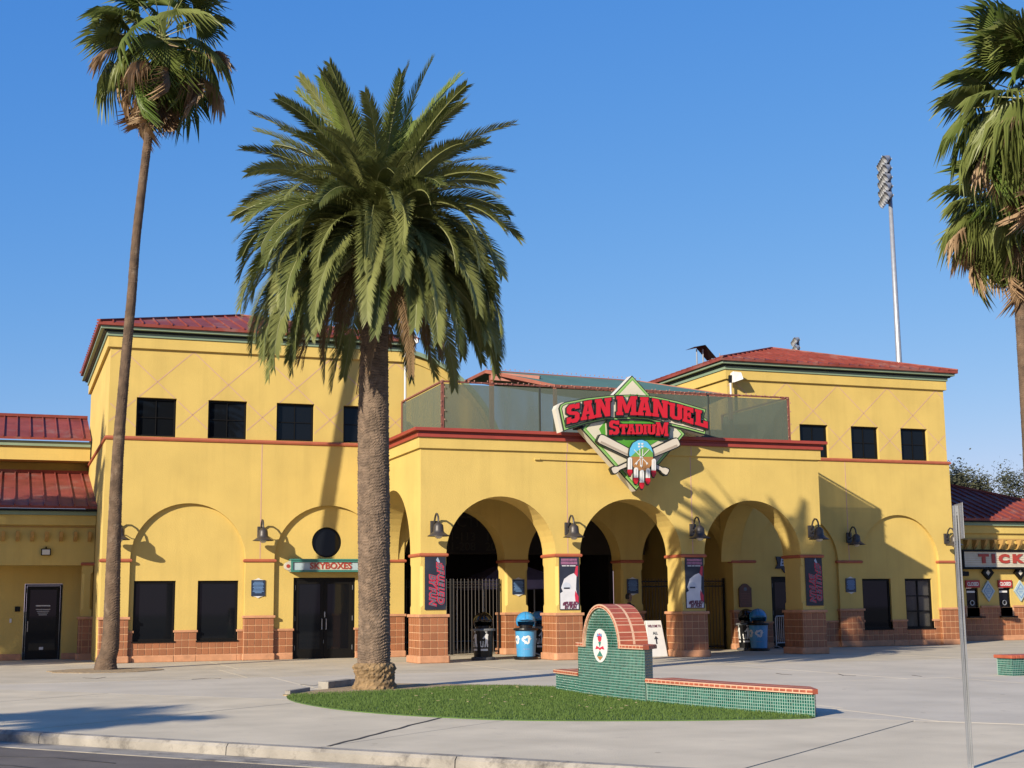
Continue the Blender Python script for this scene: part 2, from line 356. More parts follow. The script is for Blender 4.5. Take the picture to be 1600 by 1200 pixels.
def window(parent, x0, x1, z0, z1, y, nx=2, nz=2, fw=.05, mw=.022, glass=None, name='window'):
    xs = [x0+fw+(x1-x0-2*fw)*i/nx for i in range(nx+1)]; zs = [z0+fw+(z1-z0-2*fw)*i/nz for i in range(nz+1)]
    h = mw/2; holes = [rect(xs[i]+(h if i else 0), xs[i+1]-(h if i < nx-1 else 0), zs[j]+(h if j else 0), zs[j+1]-(h if j < nz-1 else 0)) for i in range(nx) for j in range(nz)]
    w = O(name, B().xz([rect(x0,x1,z0,z1)]+holes, y, y+.06), FRAME, parent)
    for q in holes:
        a, c = q[0], q[2]; e = .004; t = random.uniform(-.002,.002)
        O('pane', B().add([(a[0]-e,y+.03+t,a[1]-e),(c[0]+e,y+.03-t,a[1]-e),(c[0]+e,y+.03-t,c[1]+e),(a[0]-e,y+.03+t,c[1]+e),
                           (a[0]-e,y+.04+t,a[1]-e),(c[0]+e,y+.04-t,a[1]-e),(c[0]+e,y+.04-t,c[1]+e),(a[0]-e,y+.04+t,c[1]+e)],
                          [(0,1,2,3),(7,6,5,4),(0,4,5,1),(1,5,6,2),(2,6,7,3),(3,7,4,0)]), glass or GLASS, w)
    return w
def roll(b, x0, x1, y0, y1, z0, z1):
    """half round moulding round a rectangular footprint"""
    zc = (z0+z1)/2; h = (z1-z0)/2; prof = [(0,-h),(h*.7,-h*.72),(h,0),(h*.7,h*.72),(0,h)]
    vs = []
    for d,dz in prof: vs += [(x0-d,y0-d,zc+dz),(x1+d,y0-d,zc+dz),(x1+d,y1+d,zc+dz),(x0-d,y1+d,zc+dz)]
    fs = [(i*4+k,i*4+(k+1)%4,(i+1)*4+(k+1)%4,(i+1)*4+k) for i in range(4) for k in range(4)]+[(3,2,1,0),(16,17,18,19)]
    return b.add(vs, fs)
def diamonds(parent, x0, x1, y, wins, ph):
    """thin control joints crossing in a diamond lattice, stopped at the window openings"""
    zt, zb, sl = 8.93, 6.41, .93/1.02
    k0 = int((x0-ph)/2.04)-2
    for k in range(k0, k0+9):
        for sg in (-1, 1):
            ax = ph+2.04*k; run = None; N = 130; tot = (zt-zb)/sl
            for i in range(N+1):
                t = tot*i/N; x = ax+sg*t; z = zt-sl*t
                ok = x0 < x < x1 and not any(a-.02 < x < b_+.02 and c-.02 < z < d+.02 for a,b_,c,d in wins) and i < N
                if ok and run is None: run = (x,z)
                if not ok and run is not None:
                    if abs(run[0]-x) > .08: O('wall_joint', B().bar((run[0],y-.001,run[1]),(x,y-.001,z),.02,.008,up=(0,1,0)), JOINT, parent)
                    run = None
def hip_roof(parent, x0, x1, y0, y1, z, ap, slopes=('front','left','right'), pitch=.4):
    A = Vector(ap); c = [Vector((x0,y0,z)),Vector((x1,y0,z)),Vector((x1,y1,z)),Vector((x0,y1,z))]
    lo = [v-Vector((0,0,.09)) for v in c]
    b = B().add(c+lo+[A], [(0,1,8),(1,2,8),(2,3,8),(3,0,8),(0,4,5,1),(1,5,6,2),(2,6,7,3),(3,7,4,0),(4,7,6,5)])
    r = O('roof', b, ROOF, parent)
    for v in c: O('hip_cap', B().bar(v+Vector((0,0,.03)), A+Vector((0,0,.03)), .13, .05), ROOF, r)
    fcs = dict(front=(0,1), right=(1,2), left=(3,0))
    for s in slopes:
        p, q = c[fcs[s][0]], c[fcs[s][1]]; ln = (q-p).length; d = (q-p)/ln; up = A-(p+d*((A-p).dot(d)))
        ta = (A-p).dot(d); n = int(ln/pitch); nor = d.cross(up).normalized()
        for i in range(1, n):
            t = ln*i/n; f = t/ta if t < ta else (ln-t)/(ln-ta)
            a = p+d*t; e = a+up*f
            if (e-a).length > .15: O('roof_seam', B().bar(a+nor*.022-up.normalized()*.02, e+nor*.022, .028, .05, up=nor), ROOF, r)
    return r
def pilaster_skirt(parent, x0, x1, y, depth=.25, z1=1.2, rows=5, cap=True):
    """tiled foot on the front of a wall pilaster"""
    w = x1-x0; f = (w % .2)/2; f = f if f > .035 else f+.1
    bk = O('tile_backing', B().box(x0-.012,x1+.012,y-.012,y+depth,.18,z1), GROUT, parent)
    tiles(bk, (x0-.012,y-.012), (1,0), w+.024, .19, rows, 0, rh=(z1-.19)/rows, first=f)
    tiles(bk, (x0-.012,y+.13), (0,-1), .142, .19, rows, R(-90), rh=(z1-.19)/rows)
    O('base_course', B().box(x0-.05,x1+.05,y-.065,y+depth,0,.19), CAPM, parent, bevel=.03)
    if cap: O('cap_course', B().box(x0-.055,x1+.055,y-.06,y+depth,z1,z1+.075), CAPM, parent, bevel=.012)
def wing(name, label, X0, X1, arches, wins, lows, doors, circs, side):
    """one of the two storey wings; front at Y=40.8"""
    F = 40.8; root = E(name, ((X0+X1)/2,F,0), label, 'building')
    # outer skin with arched bays open to the ground
    pl = [(X0,0)]
    for a,b_ in arches: pl += [(a,0)]+arc((a+b_)/2,2.87,(b_-a)/2)+[(b_,0)]
    pl += [(X1,0),(X1,6.30),(X0,6.30)]
    O('wall', B().xz([pl], F, F+.14), STUCCO, root)
    holes = [rect(*w) for w in lows+doors]+[circ(*c) for c in circs]
    # recessed panel; doors reach the ground
    outl = [(X0+.02,0)]
    for d in sorted(doors): outl += [(d[0],0),(d[0],d[3]),(d[1],d[3]),(d[1],0)]
    outl += [(X1-.02,0),(X1-.02,6.28),(X0+.02,6.28)]
    O('arch_panel', B().xz([outl]+[rect(*w) for w in lows]+[circ(*c) for c in circs], F+.121, F+.4), STUCCO, root)
    b = B().box(X0,X0+.3,F+.141,50.3,0,6.30).box(X1-.3,X1,F+.141,50.3,0,6.30).box(X0+.3,X1-.3,50,50.3,0,6.3)
    O('side_wall', b, STUCCO, root)
    O('upper_wall', B().xz([rect(X0+.04,X1-.04,6.30,8.95)]+[rect(*w) for w in wins], F+.04, F+.3), STUCCO, root)
    O('upper_side_wall', B().box(X0+.04,X0+.3,F+.3,50.26,6.30,8.95).box(X1-.3,X1-.04,F+.3,50.26,6.30,8.95).box(X0+.3,X1-.3,50,50.26,6.3,8.95), STUCCO, root)
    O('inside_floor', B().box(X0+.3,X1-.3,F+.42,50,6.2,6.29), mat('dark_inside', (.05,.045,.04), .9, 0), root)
    O('belt_course', roll(B(), X0,X1,F,50.3,6.27,6.39), BAND, root, smooth=False)
    O('cornice', B().box(X0-.05,X1+.05,F-.05,50.35,8.95,9.27), STUCCO, root, bevel=.01)
    O('eave_board', B().box(X0-.09,X1+.09,F-.09,50.4,9.27,9.39), GREEN, root, bevel=.008)
    O('gutter', B().box(X0-.16,X1+.16,F-.16,50.45,9.39,9.44), DARK, root)
    O('gutter_lip', B().box(X0-.27,X1+.27,F-.27,50.55,9.44,9.53), GREEN, root, bevel=.012)
    hip_roof(root, X0-.35,X1+.35,F-.35,F+9.15,9.62,((X0+X1)/2,45.2,11.02))
    pil = [X0]+[v for a in arches for v in a]+[X1]
    pil = [(pil[i],pil[i+1]) for i in range(0,len(pil),2)]
    for p in pil:
        pilaster_skirt(root, p[0], p[1], F)
        O('spring_band', roll(B(), p[0]-.01,p[1]+.01,F,F+.2,2.80,2.90), BAND, root)
    for a,b_ in arches:
        sk = []; P = F+.121
        wl = sorted([(w[0],w[1],.56) for w in lows if a < w[0] < b_]+[(d[0],d[1],0) for d in doors if a < d[0] < b_])
        bk = None
        segs = []; x = a
        for w in wl: segs.append((x, w[0], .82)); segs.append((w[0], w[1], w[2])); x = w[1]
        segs.append((x, b_, .82))
        for s0,s1,zt in segs:
            if zt < .1: continue
            rows = 3 if zt > .7 else 2
            y = P-.004 if zt > .7 else P-.002
            bk = O('tile_backing', B().box(s0,s1,y-.008,y+.1,.18,zt), GROUT, root)
            tiles(bk, (s0,y-.008), (1,0), s1-s0, .19, rows, 0, rh=(zt-.19)/rows, first=(((s1-s0) % .2) or .2) if (s1-s0)%.2 > .05 else None)
            O('base_course', B().box(s0 if s0 > a else a+.05,s1 if s1 < b_ else b_-.05,P-.06,P+.1,0,.187), CAPM, root, bevel=.02)
            if zt > .7: O('cap_course', B().box(s0-(.03 if s0 > a else 0),s1+(.03 if s1 < b_ else 0),P-.045,P+.1,.82,.885), CAPM, root, bevel=.01)
    for w in wins: window(root, w[0]+.012,w[1]-.012,w[2]+.012,w[3]-.012,F+.15)
    diamonds(root, X0+.06, X1-.06, F+.04, [(a,b_,c,d) for a,b_,c,d in wins], (wins[0][1]+wins[1][0])/2)
    return root
# ------------------------------------------------------------------ the two wings
UW = (6.40, 7.53)
LW = wing('stadium_wing', 'left two-storey yellow stucco wing with SKYBOXES door and red hip roof', 2.60, 11.40, [(3.37,6.62),(7.46,10.70)],
     [(x,x+1.13,*UW) for x in (3.41,5.45,7.46,9.49)], [(3.51,4.67,.57,2.28),(5.29,6.45,.57,2.28)], [(8.06,9.92,0,2.36)], [(9.04,3.40,.45)], 'L')
RW = wing('stadium_wing', 'right two-storey yellow stucco wing beside the ticket office', 22.60, 31.42, [(23.42,26.66),(27.56,30.76)],
     [(x,x+1.12,*UW) for x in (23.35,25.39,27.44,29.48)], [(27.65,28.80,.57,2.28),(29.38,30.50,.57,2.28)], [(24.10,25.95,0,2.36)], [(25.04,3.40,.45)], 'R')
PAN = 40.921
for root, x0, x1 in ((LW,3.51,4.67),(LW,5.29,6.45)):
    window(root, x0+.012,x1-.012,.585,2.265,PAN+.07,1,1,.06)
    O('window_sill', B().box(x0-.02,x1+.02,PAN-.05,PAN+.1,.545,.582), FRAME, root)
window(RW, 27.662,28.788,.585,2.265,PAN+.07,1,1,.06); O('window_sill', B().box(27.63,28.82,PAN-.05,PAN+.1,.545,.582), FRAME, RW)
CLEAR = clearmat('clear_pane', (.02,.02,.022), .45, .05)
w = window(RW, 29.392,30.488,.585,2.265,PAN+.07,2,3,.06,.04,glass=CLEAR); O('window_sill', B().box(29.36,30.52,PAN-.05,PAN+.1,.545,.582), FRAME, RW)
O('roller_blind', B().xz([rect(29.42,30.46,.60,2.25)], PAN+.17, PAN+.18), mat('blind_cloth', (.52,.48,.40), .8, .1, 2), w)
def glass_door(root, x0, x1, y, leaves=2, top=2.345):
    n = leaves; w = (x1-x0)/n
    O('door_frame', B().xz([[(x0,0),(x0,top),(x1,top),(x1,0),(x1-.05,0),(x1-.05,top-.05),(x0+.05,top-.05),(x0+.05,0)]], y-.02, y+.1), FRAME, root)
    for i in range(n):
        a = x0+.052+(x1-x0-.104)/n*i+.004; b_ = x0+.052+(x1-x0-.104)/n*(i+1)-.004
        d = O('door', B().xz([rect(a,b_,.01,top-.055), rect(a+.1,b_-.1,.28,top-.17)], y, y+.05), FRAME, root)
        O('pane', B().box(a+.095,b_-.095,y+.02,y+.03,.275,top-.165), GLASS, d)
        hx = b_-.06 if (i == 0 and n > 1) else a+.06
        O('handle', B().tube([(hx,y,1.15),(hx,y-.06,1.15),(hx,y-.06,.85),(hx,y,.85)], .013, 8), STEEL, d)
        for hz in (.25,1.1,2.0): O('hinge', B().box((a-.012) if i == 0 else (b_-.004),(a+.004) if i == 0 else (b_+.012),y-.012,y,hz,hz+.14), STEEL, d)
    return d
d = glass_door(LW, 8.075, 9.905, PAN+.08)
O('sticker', B().xz([circ(9.02,.49,.06,16)], PAN+.085, PAN+.0955), WHITE, d)
O('lock', B().box(9.0,9.03,PAN+.06,PAN+.08,1.2,1.36), STEEL, d)
glass_door(RW, 24.115, 25.935, PAN+.08)
for root, cx in ((LW,9.04),(RW,25.04)):
    w = O('round_window', B().xz([circ(cx,3.40,.445), circ(cx,3.40,.40)], PAN+.06, PAN+.12), FRAME, root)
    O('pane', B().xz([circ(cx,3.40,.405)], PAN+.09, PAN+.10), GLASS, w)
def vjoint(root, x, y, z0, z1): O('wall_joint', B().box(x-.012,x+.012,y-.004,y+.004,z0,z1), JOINT, root)
vjoint(LW, 7.04, 40.8, 2.91, 6.26); vjoint(RW, 27.10, 40.8, 2.91, 6.26)

# ------------------------------------------------------------------ entrance porch
PF, PB = 35.9, 36.9
PORCH = E('entrance_porch', (16.69,36,0), 'projecting yellow entrance porch with three front arches and red fascia', 'porch')
PX = [(10.48,11.20),(14.37,15.10),(18.25,18.98),(22.18,22.90)]
pl = [(10.48,2.84)]
for i in range(3):
    a, b_ = PX[i][1], PX[i+1][0]; pl += [(a,2.84)]+arc((a+b_)/2,2.87,(b_-a)/2)+[(b_,2.84)]
pl += [(22.90,2.84),(22.90,5.72),(10.48,5.72)]
O('wall', B().xz([pl], PF, PB), STUCCO, PORCH)
for xa, xb in ((10.48,11.20),(22.18,22.90)):
    sl = [(PB+.002,2.84)]+arc(38.84,2.87,1.935)+[(40.795,2.84),(40.795,5.72),(PB+.002,5.72)]
    O('side_wall', B().yz([sl], xa+.002, xb-.002), STUCCO, PORCH)
O('cornice', B().xz([rect(10.41,22.97,5.72,6.02)], PF-.07, PF+.3).yz([rect(PF+.3,40.78,5.72,6.02)], 10.41, 10.7).yz([rect(PF+.3,40.78,5.72,6.02)], 22.68, 22.97), STUCCO, PORCH, bevel=.008)
for z0,z1,p,m in ((6.02,6.11,.13,FASCIA),(6.11,6.18,.09,FASCIA),(6.18,6.27,.23,FASCIA)):
    O('fascia', B().xz([rect(10.48-p,22.9+p,z0,z1)], PF-p, PF+.3).yz([rect(PF+.3,40.76,z0,z1)], 10.48-p, 10.75).yz([rect(PF+.3,40.76,z0,z1)], 22.63, 22.9+p), m, PORCH, bevel=.008)
O('terrace_deck', B().box(10.7,22.68,36.2,40.79,5.10,5.55), STUCCO_IN, PORCH)
def pier(root, x0, x1, y0, y1, zt, face_left=True, nm='pier'):
    def ring(c, z):
        return [(x0+c,y0,z),(x1-c,y0,z),(x1,y0+c,z),(x1,y1-c,z),(x1-c,y1,z),(x0+c,y1,z),(x0,y1-c,z),(x0,y0+c,z)]
    zs = [(0,.004),(1.46,.004),(1.52,.07),(2.55,.07),(2.62,.004),(zt,.004)]
    vs = [p for z,c in zs for p in ring(c,z)]
    fs = [(i*8+k,i*8+(k+1)%8,(i+1)*8+(k+1)%8,(i+1)*8+k) for i in range(len(zs)-1) for k in range(8)]+[tuple(range(7,-1,-1)),tuple(40+k for k in range(8))]
    p = O(nm, B().add(vs,fs), STUCCO, root)
    e = .03
    bk = O('tile_backing', B().box(x0-e,x1+e,y0-e,y1+e,.18,1.2), GROUT, root)
    w = x1-x0+2*e; f = (w % .2)/2; f = f if f > .035 else f+.1; d = y1-y0+2*e
    tiles(bk, (x0-e,y0-e), (1,0), w, .19, 5, 0, rh=.202, first=f)
    tiles(bk, (x0-e,y1+e), (0,-1), d, .19, 5, R(-90), rh=.202)
    b = B(); c = .06; q = .10
    O('base_course', B().xy([[(x0-q+c,y0-q),(x1+q-c,y0-q),(x1+q,y0-q+c),(x1+q,y1+q-c),(x1+q-c,y1+q),(x0-q+c,y1+q),(x0-q,y1+q-c),(x0-q,y0-q+c)]], 0, .19), CAPM, root, bevel=.025)
    O('cap_course', B().box(x0-.075,x1+.075,y0-.075,y1+.075,1.2,1.28), CAPM, root, bevel=.014)
    O('spring_band', roll(B(), x0-.002,x1+.002,y0-.002,y1+.002,2.80,2.90), BAND, root)
for a, b_ in PX: pier(PORCH, a, b_, PF+.002, PB-.002, 2.835)
vjoint(PORCH, 14.735, PF, 2.91, 5.70); vjoint(PORCH, 18.615, PF, 2.91, 5.70)
for x in (14.735,18.615): O('wall_joint', B().box(x-.012,x+.012,PF-.074,PF-.066,5.73,6.01), JOINT, PORCH)

# inner arcade, gate line and dark concourse behind
INNER = E('inner_arcade', (17,41,0), 'shaded inner arcade with tiled piers behind the entrance porch', 'arcade')
IX = [(14.66,15.40),(18.60,19.34)]
pl = [(11.402,2.84)]
ed = [11.402,14.66,15.40,18.60,19.34,22.598]
for i in range(3):
    a, b_ = ed[2*i], ed[2*i+1]; pl += ([(a,2.84)] if i else [])+arc((a+b_)/2,2.87,(b_-a)/2-.01)+[(b_,2.84)]
pl += [(22.598,5.09),(11.402,5.09)]
O('wall', B().xz([pl], 40.85, 41.55), STUCCO_IN, INNER)
for a, b_ in IX: pier(INNER, a, b_, 40.852, 41.548, 2.835)
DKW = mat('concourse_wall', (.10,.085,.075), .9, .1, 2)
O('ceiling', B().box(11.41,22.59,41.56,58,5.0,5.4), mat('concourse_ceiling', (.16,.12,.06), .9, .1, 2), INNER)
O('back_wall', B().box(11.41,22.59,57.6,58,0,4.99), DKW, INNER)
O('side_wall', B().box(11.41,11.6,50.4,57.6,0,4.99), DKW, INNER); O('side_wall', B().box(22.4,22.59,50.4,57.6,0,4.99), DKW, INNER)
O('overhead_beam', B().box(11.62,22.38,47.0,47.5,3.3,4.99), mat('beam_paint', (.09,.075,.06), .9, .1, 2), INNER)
SIGNT = mat('section_letters', (.10,.09,.075), .8, 0)
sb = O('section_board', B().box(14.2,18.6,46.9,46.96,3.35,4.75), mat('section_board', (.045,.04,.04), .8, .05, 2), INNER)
text('section_letters', 'SECTION', .55, (15.6,46.89,4.42), SIGNT, sb); text('section_letters', '101-113   104-113', .42, (15.9,46.89,3.9), SIGNT, sb); text('section_letters', '201-208   201-208', .42, (15.9,46.89,3.55), SIGNT, sb)

# ------------------------------------------------------------------ arched hall behind, and light poles on the wing corners
HALL = E('arched_hall', (12.34,47,0), 'yellow hall with a rounded green-trimmed gable behind the feather palm', 'building')
cx, cz, r = 13.26, 6.34, 4.80
O('wall', B().xz([[(cx+r*math.cos(R(112)),5.42)]+arc(cx,cz,r,112,8,30)+[(cx+r*.99,5.42)]], 50.5, 58), STUCCO, HALL)
def ringarc(r0, r1, y0, y1): return B().xz([arc(cx,cz,r1,111,8,30)+arc(cx,cz,r0,8,111,30)], y0, y1)
O('gable_trim', ringarc(r-.28,r-.2,50.44,50.6), STUCCO, HALL)
O('eave_board', ringarc(r+.004,r+.16,50.3,58.2), GREEN, HALL)
def flood(name, label, x, y, z0, z1, sgn):
    e = E(name, (0,0,0), label, 'floodlight', 'white floodlights on thin poles at the wing corners')
    O('pole', B().tube([(0,0,z0),(0,0,z1)], .035, 10), WHITE, e)
    O('bracket', B().bar((0,0,z1-.02),(.2,-.05,z1+.02),.03).box(-.05,.04,-.05,.05,z1-.2,z1+.05), DARK, e)
    O('housing', B().add([(.03,-.2,z1-.22),(.34,-.3,z1-.1),(.36,-.12,z1+.16),(.05,-.1,z1+.18),(.03,.1,z1-.2),(.3,.1,z1-.08),(.32,.1,z1+.12),(.05,.1,z1+.14)],
        [(0,1,2,3),(7,6,5,4),(0,4,5,1),(1,5,6,2),(2,6,7,3),(3,7,4,0)]), WHITE, e, bevel=.02)
    e.location = (x,y,0); return e
flood('floodlight', 'white floodlight on a thin pole at the right wing, near the terrace net', 22.66, 40.62, 6.3, 9.0, 1)
flood('floodlight', 'white floodlight on a thin pole behind the feather palm at the left wing', 11.36, 40.62, 6.3, 9.6, 1)

# ------------------------------------------------------------------ left annex
AX = E('side_annex', (-2,44,0), 'low yellow annex with red seamed roofs at the left edge', 'building')
AF = 44.0
O('wall', B().xz([rect(-14,2.585,2.81,4.32)], AF, AF+.5).box(-14,-.9,AF+.5,45.1,2.81,4.3), STUCCO, AX)
O('recess_wall', B().xz([[(-14,0),(.66,0),(.66,2.28),(1.76,2.28),(1.76,0),(2.58,0),(2.58,4.3),(-14,4.3)]], 45.1, 45.4), STUCCO, AX)
O('recess_ceiling', B().box(-14,2.58,AF+.51,45.09,2.95,3.1), STUCCO, AX)
pier(AX, 2.25, 2.57, AF+.01, AF+.49, 2.805)
O('base_course', B().box(-6,.64,45.03,45.2,0,.19).box(1.78,2.2,45.03,45.2,0,.19), CAPM, AX, bevel=.02)
d = glass_door(AX, .67, 1.75, 45.14, 1, 2.27)
O('door_lettering', B().box(1.0,1.42,45.155,45.1585,1.60,1.635), WHITE, d)
for k in range(4): O('door_lettering', B().box(1.0+.03*k,1.42-.03*k,45.155,45.1585,1.50-.055*k,1.515-.055*k), WHITE, d)
O('sticker', B().box(1.14,1.26,45.12,45.139,.3,.38), WHITE, d)
O('intercom', B().box(.40,.55,45.05,45.1,1.45,1.6), FRAME, AX); O('switch', B().box(.26,.32,45.07,45.1,1.12,1.24), WHITE, AX)
O('fascia', B().box(-14.2,2.59,AF-.12,AF+.3,4.0,4.30), STUCCO, AX, bevel=.01)
O('eave_board', B().box(-14.2,2.595,AF-.2,AF+.2,4.30,4.41), GREEN, AX); O('gutter_lip', B().box(-14.2,2.597,AF-.32,AF,4.41,4.48), DARK, AX)
def lean_roof(x0, x1, y0, z0, y1, z1, pitch=.42):
    r = O('roof', B().add([(x0,y0,z0),(x1,y0,z0),(x1,y1,z1),(x0,y1,z1),(x0,y0,z0-.08),(x1,y0,z0-.08),(x1,y1,z1-.08),(x0,y1,z1-.08)],
        [(0,1,2,3),(7,6,5,4),(0,4,5,1),(1,5,6,2),(2,6,7,3),(3,7,4,0)]), ROOF, AX)
    n = int((x1-x0)/pitch)
    for i in range(1,n+1):
        x = x1-pitch*(i-.4); O('roof_seam', B().bar((x,y0-.02,z0+.02),(x,y1,z1+.02),.03,.06), ROOF, r)
    O('ridge_cap', B().bar((x0,y1,z1+.04),(x1,y1,z1+.04),.22,.1), ROOF, r)
lean_roof(-14, 2.598, AF-.4, 4.56, 49.2, 6.05)
O('clerestory_wall', B().box(-14,2.59,49.6,50.0,5.5,6.75), STUCCO, AX)
O('soffit', B().box(-14,2.59,48.7,49.6,6.42,6.5), STUCCO, AX)
O('upper_fascia', B().box(-14,2.592,48.55,48.8,6.42,6.88), STUCCO, AX); O('upper_eave_board', B().box(-14,2.594,48.45,48.8,6.88,7.05), GREEN, AX)
lean_roof(-14, 2.598, 48.3, 7.15, 51.2, 8.2)
for i in range(14):
    x = 2.42-.41*i; O('corbel', B().yz([[(AF-.28,3.80),(AF+.02,3.80),(AF+.02,3.52),(AF-.06,3.52),(AF-.2,3.64)]], x-.05, x+.05), WOODM, AX)
O('ledge', B().box(-14,2.57,AF-.02,AF+.1,3.93,3.97), WOODM, AX)
e = E('wall_light', (1.19,AF,3.2), 'small square wall light over the dark annex door at the far left', 'light')
O('housing', B().box(1.05,1.33,AF-.12,AF-.002,3.1,3.3), FRAME, e, bevel=.01); O('lens', B().box(1.08,1.30,AF-.135,AF-.121,3.12,3.27), BULB, e); O('sensor', B().tube([(1.19,AF-.06,3.3),(1.19,AF-.06,3.36)],.02,8), FRAME, e)

# ------------------------------------------------------------------ right annex: ticket office
TK = E('ticket_office', (38,44,0), 'low yellow ticket office with red hip roof at the right edge', 'building'); TF = 44.0
O('wall', B().xz([rect(31.44,48,0,4.28)]+[rect(x,x+.55,.92,1.98) for x in (34.32,35.82,37.3)], TF, TF+.4), STUCCO, TK)
bk = O('tile_backing', B().xz([rect(31.45,48,.18,1.24)]+[rect(x-.02,x+.57,.9,1.25-.006) for x in (34.32,35.82,37.3)], TF-.03, TF+.1), GROUT, TK)
tiles(bk, (31.45,TF-.03), (1,0), 7.4, .19, 5, 0, rh=.21, skip=[(x-31.5,x-31.45+.6,.9) for x in (34.32,35.82,37.3)])
O('cap_course', B().box(31.45,34.28,TF-.08,TF+.1,1.245,1.31).box(34.92,35.78,TF-.08,TF+.1,1.245,1.31).box(36.42,37.26,TF-.08,TF+.1,1.245,1.31), CAPM, TK)
O('base_course', B().box(31.45,48,TF-.09,TF+.1,0,.19), CAPM, TK, bevel=.02)
for x in (34.32,35.82,37.3):
    w = window(TK, x+.01,x+.54,.93,1.97,TF+.05,1,1,.05,name='ticket_window')
    O('counter', B().box(x-.06,x+.66,TF-.22,TF+.04,.86,.915), FRAME, w); O('speak_grille', B().xz([circ(x+.27,1.42,.1,18),circ(x+.27,1.42,.075,18)],TF+.02,TF+.048), STEEL, w)
    O('notice', B().box(x+.05,x+.42,TF+.03,TF+.046,1.80,1.87), WHITE, w)
O('fascia', B().box(31.44,48,TF-.1,TF+.2,4.05,4.34), STUCCO, TK); O('ledge', B().box(31.46,48,TF-.04,TF+.1,3.80,3.85), WOODM, TK)
O('eave_board', B().box(31.46,48.2,TF-.2,TF+.2,4.34,4.46), GREEN, TK); O('gutter_lip', B().box(31.46,48.3,TF-.32,TF,4.46,4.52), DARK, TK)
for i in range(18): O('corbel', B().yz([[(TF-.3,3.79),(TF+.02,3.79),(TF+.02,3.45),(TF-.06,3.45),(TF-.2,3.6)]], 33.5+i*.41, 33.61+i*.41), WOODM, TK)
E0, E1 = Vector((31.46,43.62,4.6)), Vector((41.5,43.62,4.6)); RG = Vector((31.46,49,6.7)); RH = Vector((35.4,49,6.7))
rf = O('roof', B().add([E0,E1,RH,RG,E0-Vector((0,0,.09)),E1-Vector((0,0,.09)),Vector((41.5,55,4.6)),Vector((31.46,55,4.6))],[(0,1,2,3),(0,4,5,1),(1,6,2),(3,2,6,7)]), ROOF, TK, fix=False)
for i in range(24):
    x = 31.7+i*.42
    if x < 41.3:
        f = 1 if x < 35.4 else (41.5-x)/6.1; a = Vector((x,43.6,4.62)); O('roof_seam', B().bar(a, a+Vector((0,5.38*f,2.1*f)), .03, .06), ROOF, rf)
O('hip_cap', B().bar(RH+Vector((0,0,.04)),E1+Vector((0,0,.04)),.16,.08), ROOF, rf); O('ridge_cap', B().bar(RG+Vector((0,0,.04)),RH+Vector((0,0,.04)),.16,.08), ROOF, rf)
# ------------------------------------------------------------------ terrace enclosure and shade canopy on the porch roof
NET = clearmat('green_net', (.13,.16,.12), .68, .8); POSTM = mat('terrace_post', (.22,.07,.05), .6, .15, 6)
TER = E('terrace_enclosure', (16.8,36.5,5.5), 'see-through green net screen on red posts above the porch', 'screen')
NY, NX0, NX1, NZ = 36.5, 11.28, 22.32, 7.66
xs = [NX0,14.2,16.9,19.6,NX1]
for a, b_ in zip(xs, xs[1:]): O('net_panel', B().xz([rect(a+.03,b_-.03,5.58,NZ-.04)], NY, NY+.004), NET, TER)
for x in (NX0, NX1): O('net_panel', B().yz([rect(NY+.04,40.7,5.58,NZ-.04)], x-.002, x+.002), NET, TER)
for i_, x in enumerate(xs): O('post', B().box(x-.035,x+.035,NY-.03,NY+.04,5.56,NZ) if i_ in (0,4) else B().box(x-.03,x+.03,NY+.01,NY+.07,5.56,NZ), POSTM if i_ in (0,4) else mat('dark_post',(.05,.06,.05),.7,.1,5), TER)
O('post', B().box(NX0-.035,NX0+.035,40.6,40.67,5.56,NZ), POSTM, TER); O('post', B().box(NX1-.035,NX1+.035,40.6,40.67,5.56,NZ), POSTM, TER)
O('top_rail', B().box(NX0-.03,NX1+.03,NY-.025,NY+.03,NZ,NZ+.045), POSTM, TER)
for x in (NX0, NX1): O('side_rail', B().box(x-.025,x+.025,NY+.03,40.7,NZ,NZ+.045), POSTM, TER)
b = B(); rnd = random.Random(11)
def bulb(p): b.lathe([(.001,-.03),(.016,-.016),(.018,0),(.01,.016),(.001,.018)], p, 6)
x = NX0
while x < NX1: bulb((x+rnd.uniform(-.04,.04), NY-.05, NZ+.05+rnd.uniform(-.03,.03))); x += .16
z = 5.7
while z < NZ:
    for xx in (NX0,NX1): bulb((xx-.05*(-1)**int(z*9), NY-.05, z))
    z += .13
y = NY
while y < 40.6: bulb((NX0, y, NZ+.06)); y += .2
O('string_lights', b, mat('string_bulb', (.45,.24,.18), .4, .1, 3), TER, kind='stuff')
CAN = E('shade_canopy', (17,38.5,5.5), 'green fabric shade canopy with red timber edges above the terrace net', 'canopy')
CG = mat('canopy_fabric', (.085,.19,.155), .75, .10, 1.3, .1, 20); CW = mat('canopy_timber', (.33,.10,.06), .6, .12, 5)
r0, r1 = at(759.5,579,39.8), at(1000,596,39.8); f0, f1 = at(868,602,37.4), at(1142,617.5,37.4); k0, k1 = at(727,595,42.2), Vector((21.8,42.2,7.9))
def quad(a, b_, c, d, t=.02):
    n = (b_-a).cross(d-a).normalized()*t; return B().add([a,b_,c,d,a-n,b_-n,c-n,d-n],[(0,1,2,3),(7,6,5,4),(0,4,5,1),(1,5,6,2),(2,6,7,3),(3,7,4,0)])
O('front_slope', quad(f0,f1,r1,r0), CG, CAN); O('back_slope', quad(r0,r1,k1,k0), CG, CAN); O('end_slope', B().add([f1,k1,r1],[(0,1,2)]), CG, CAN, fix=False)
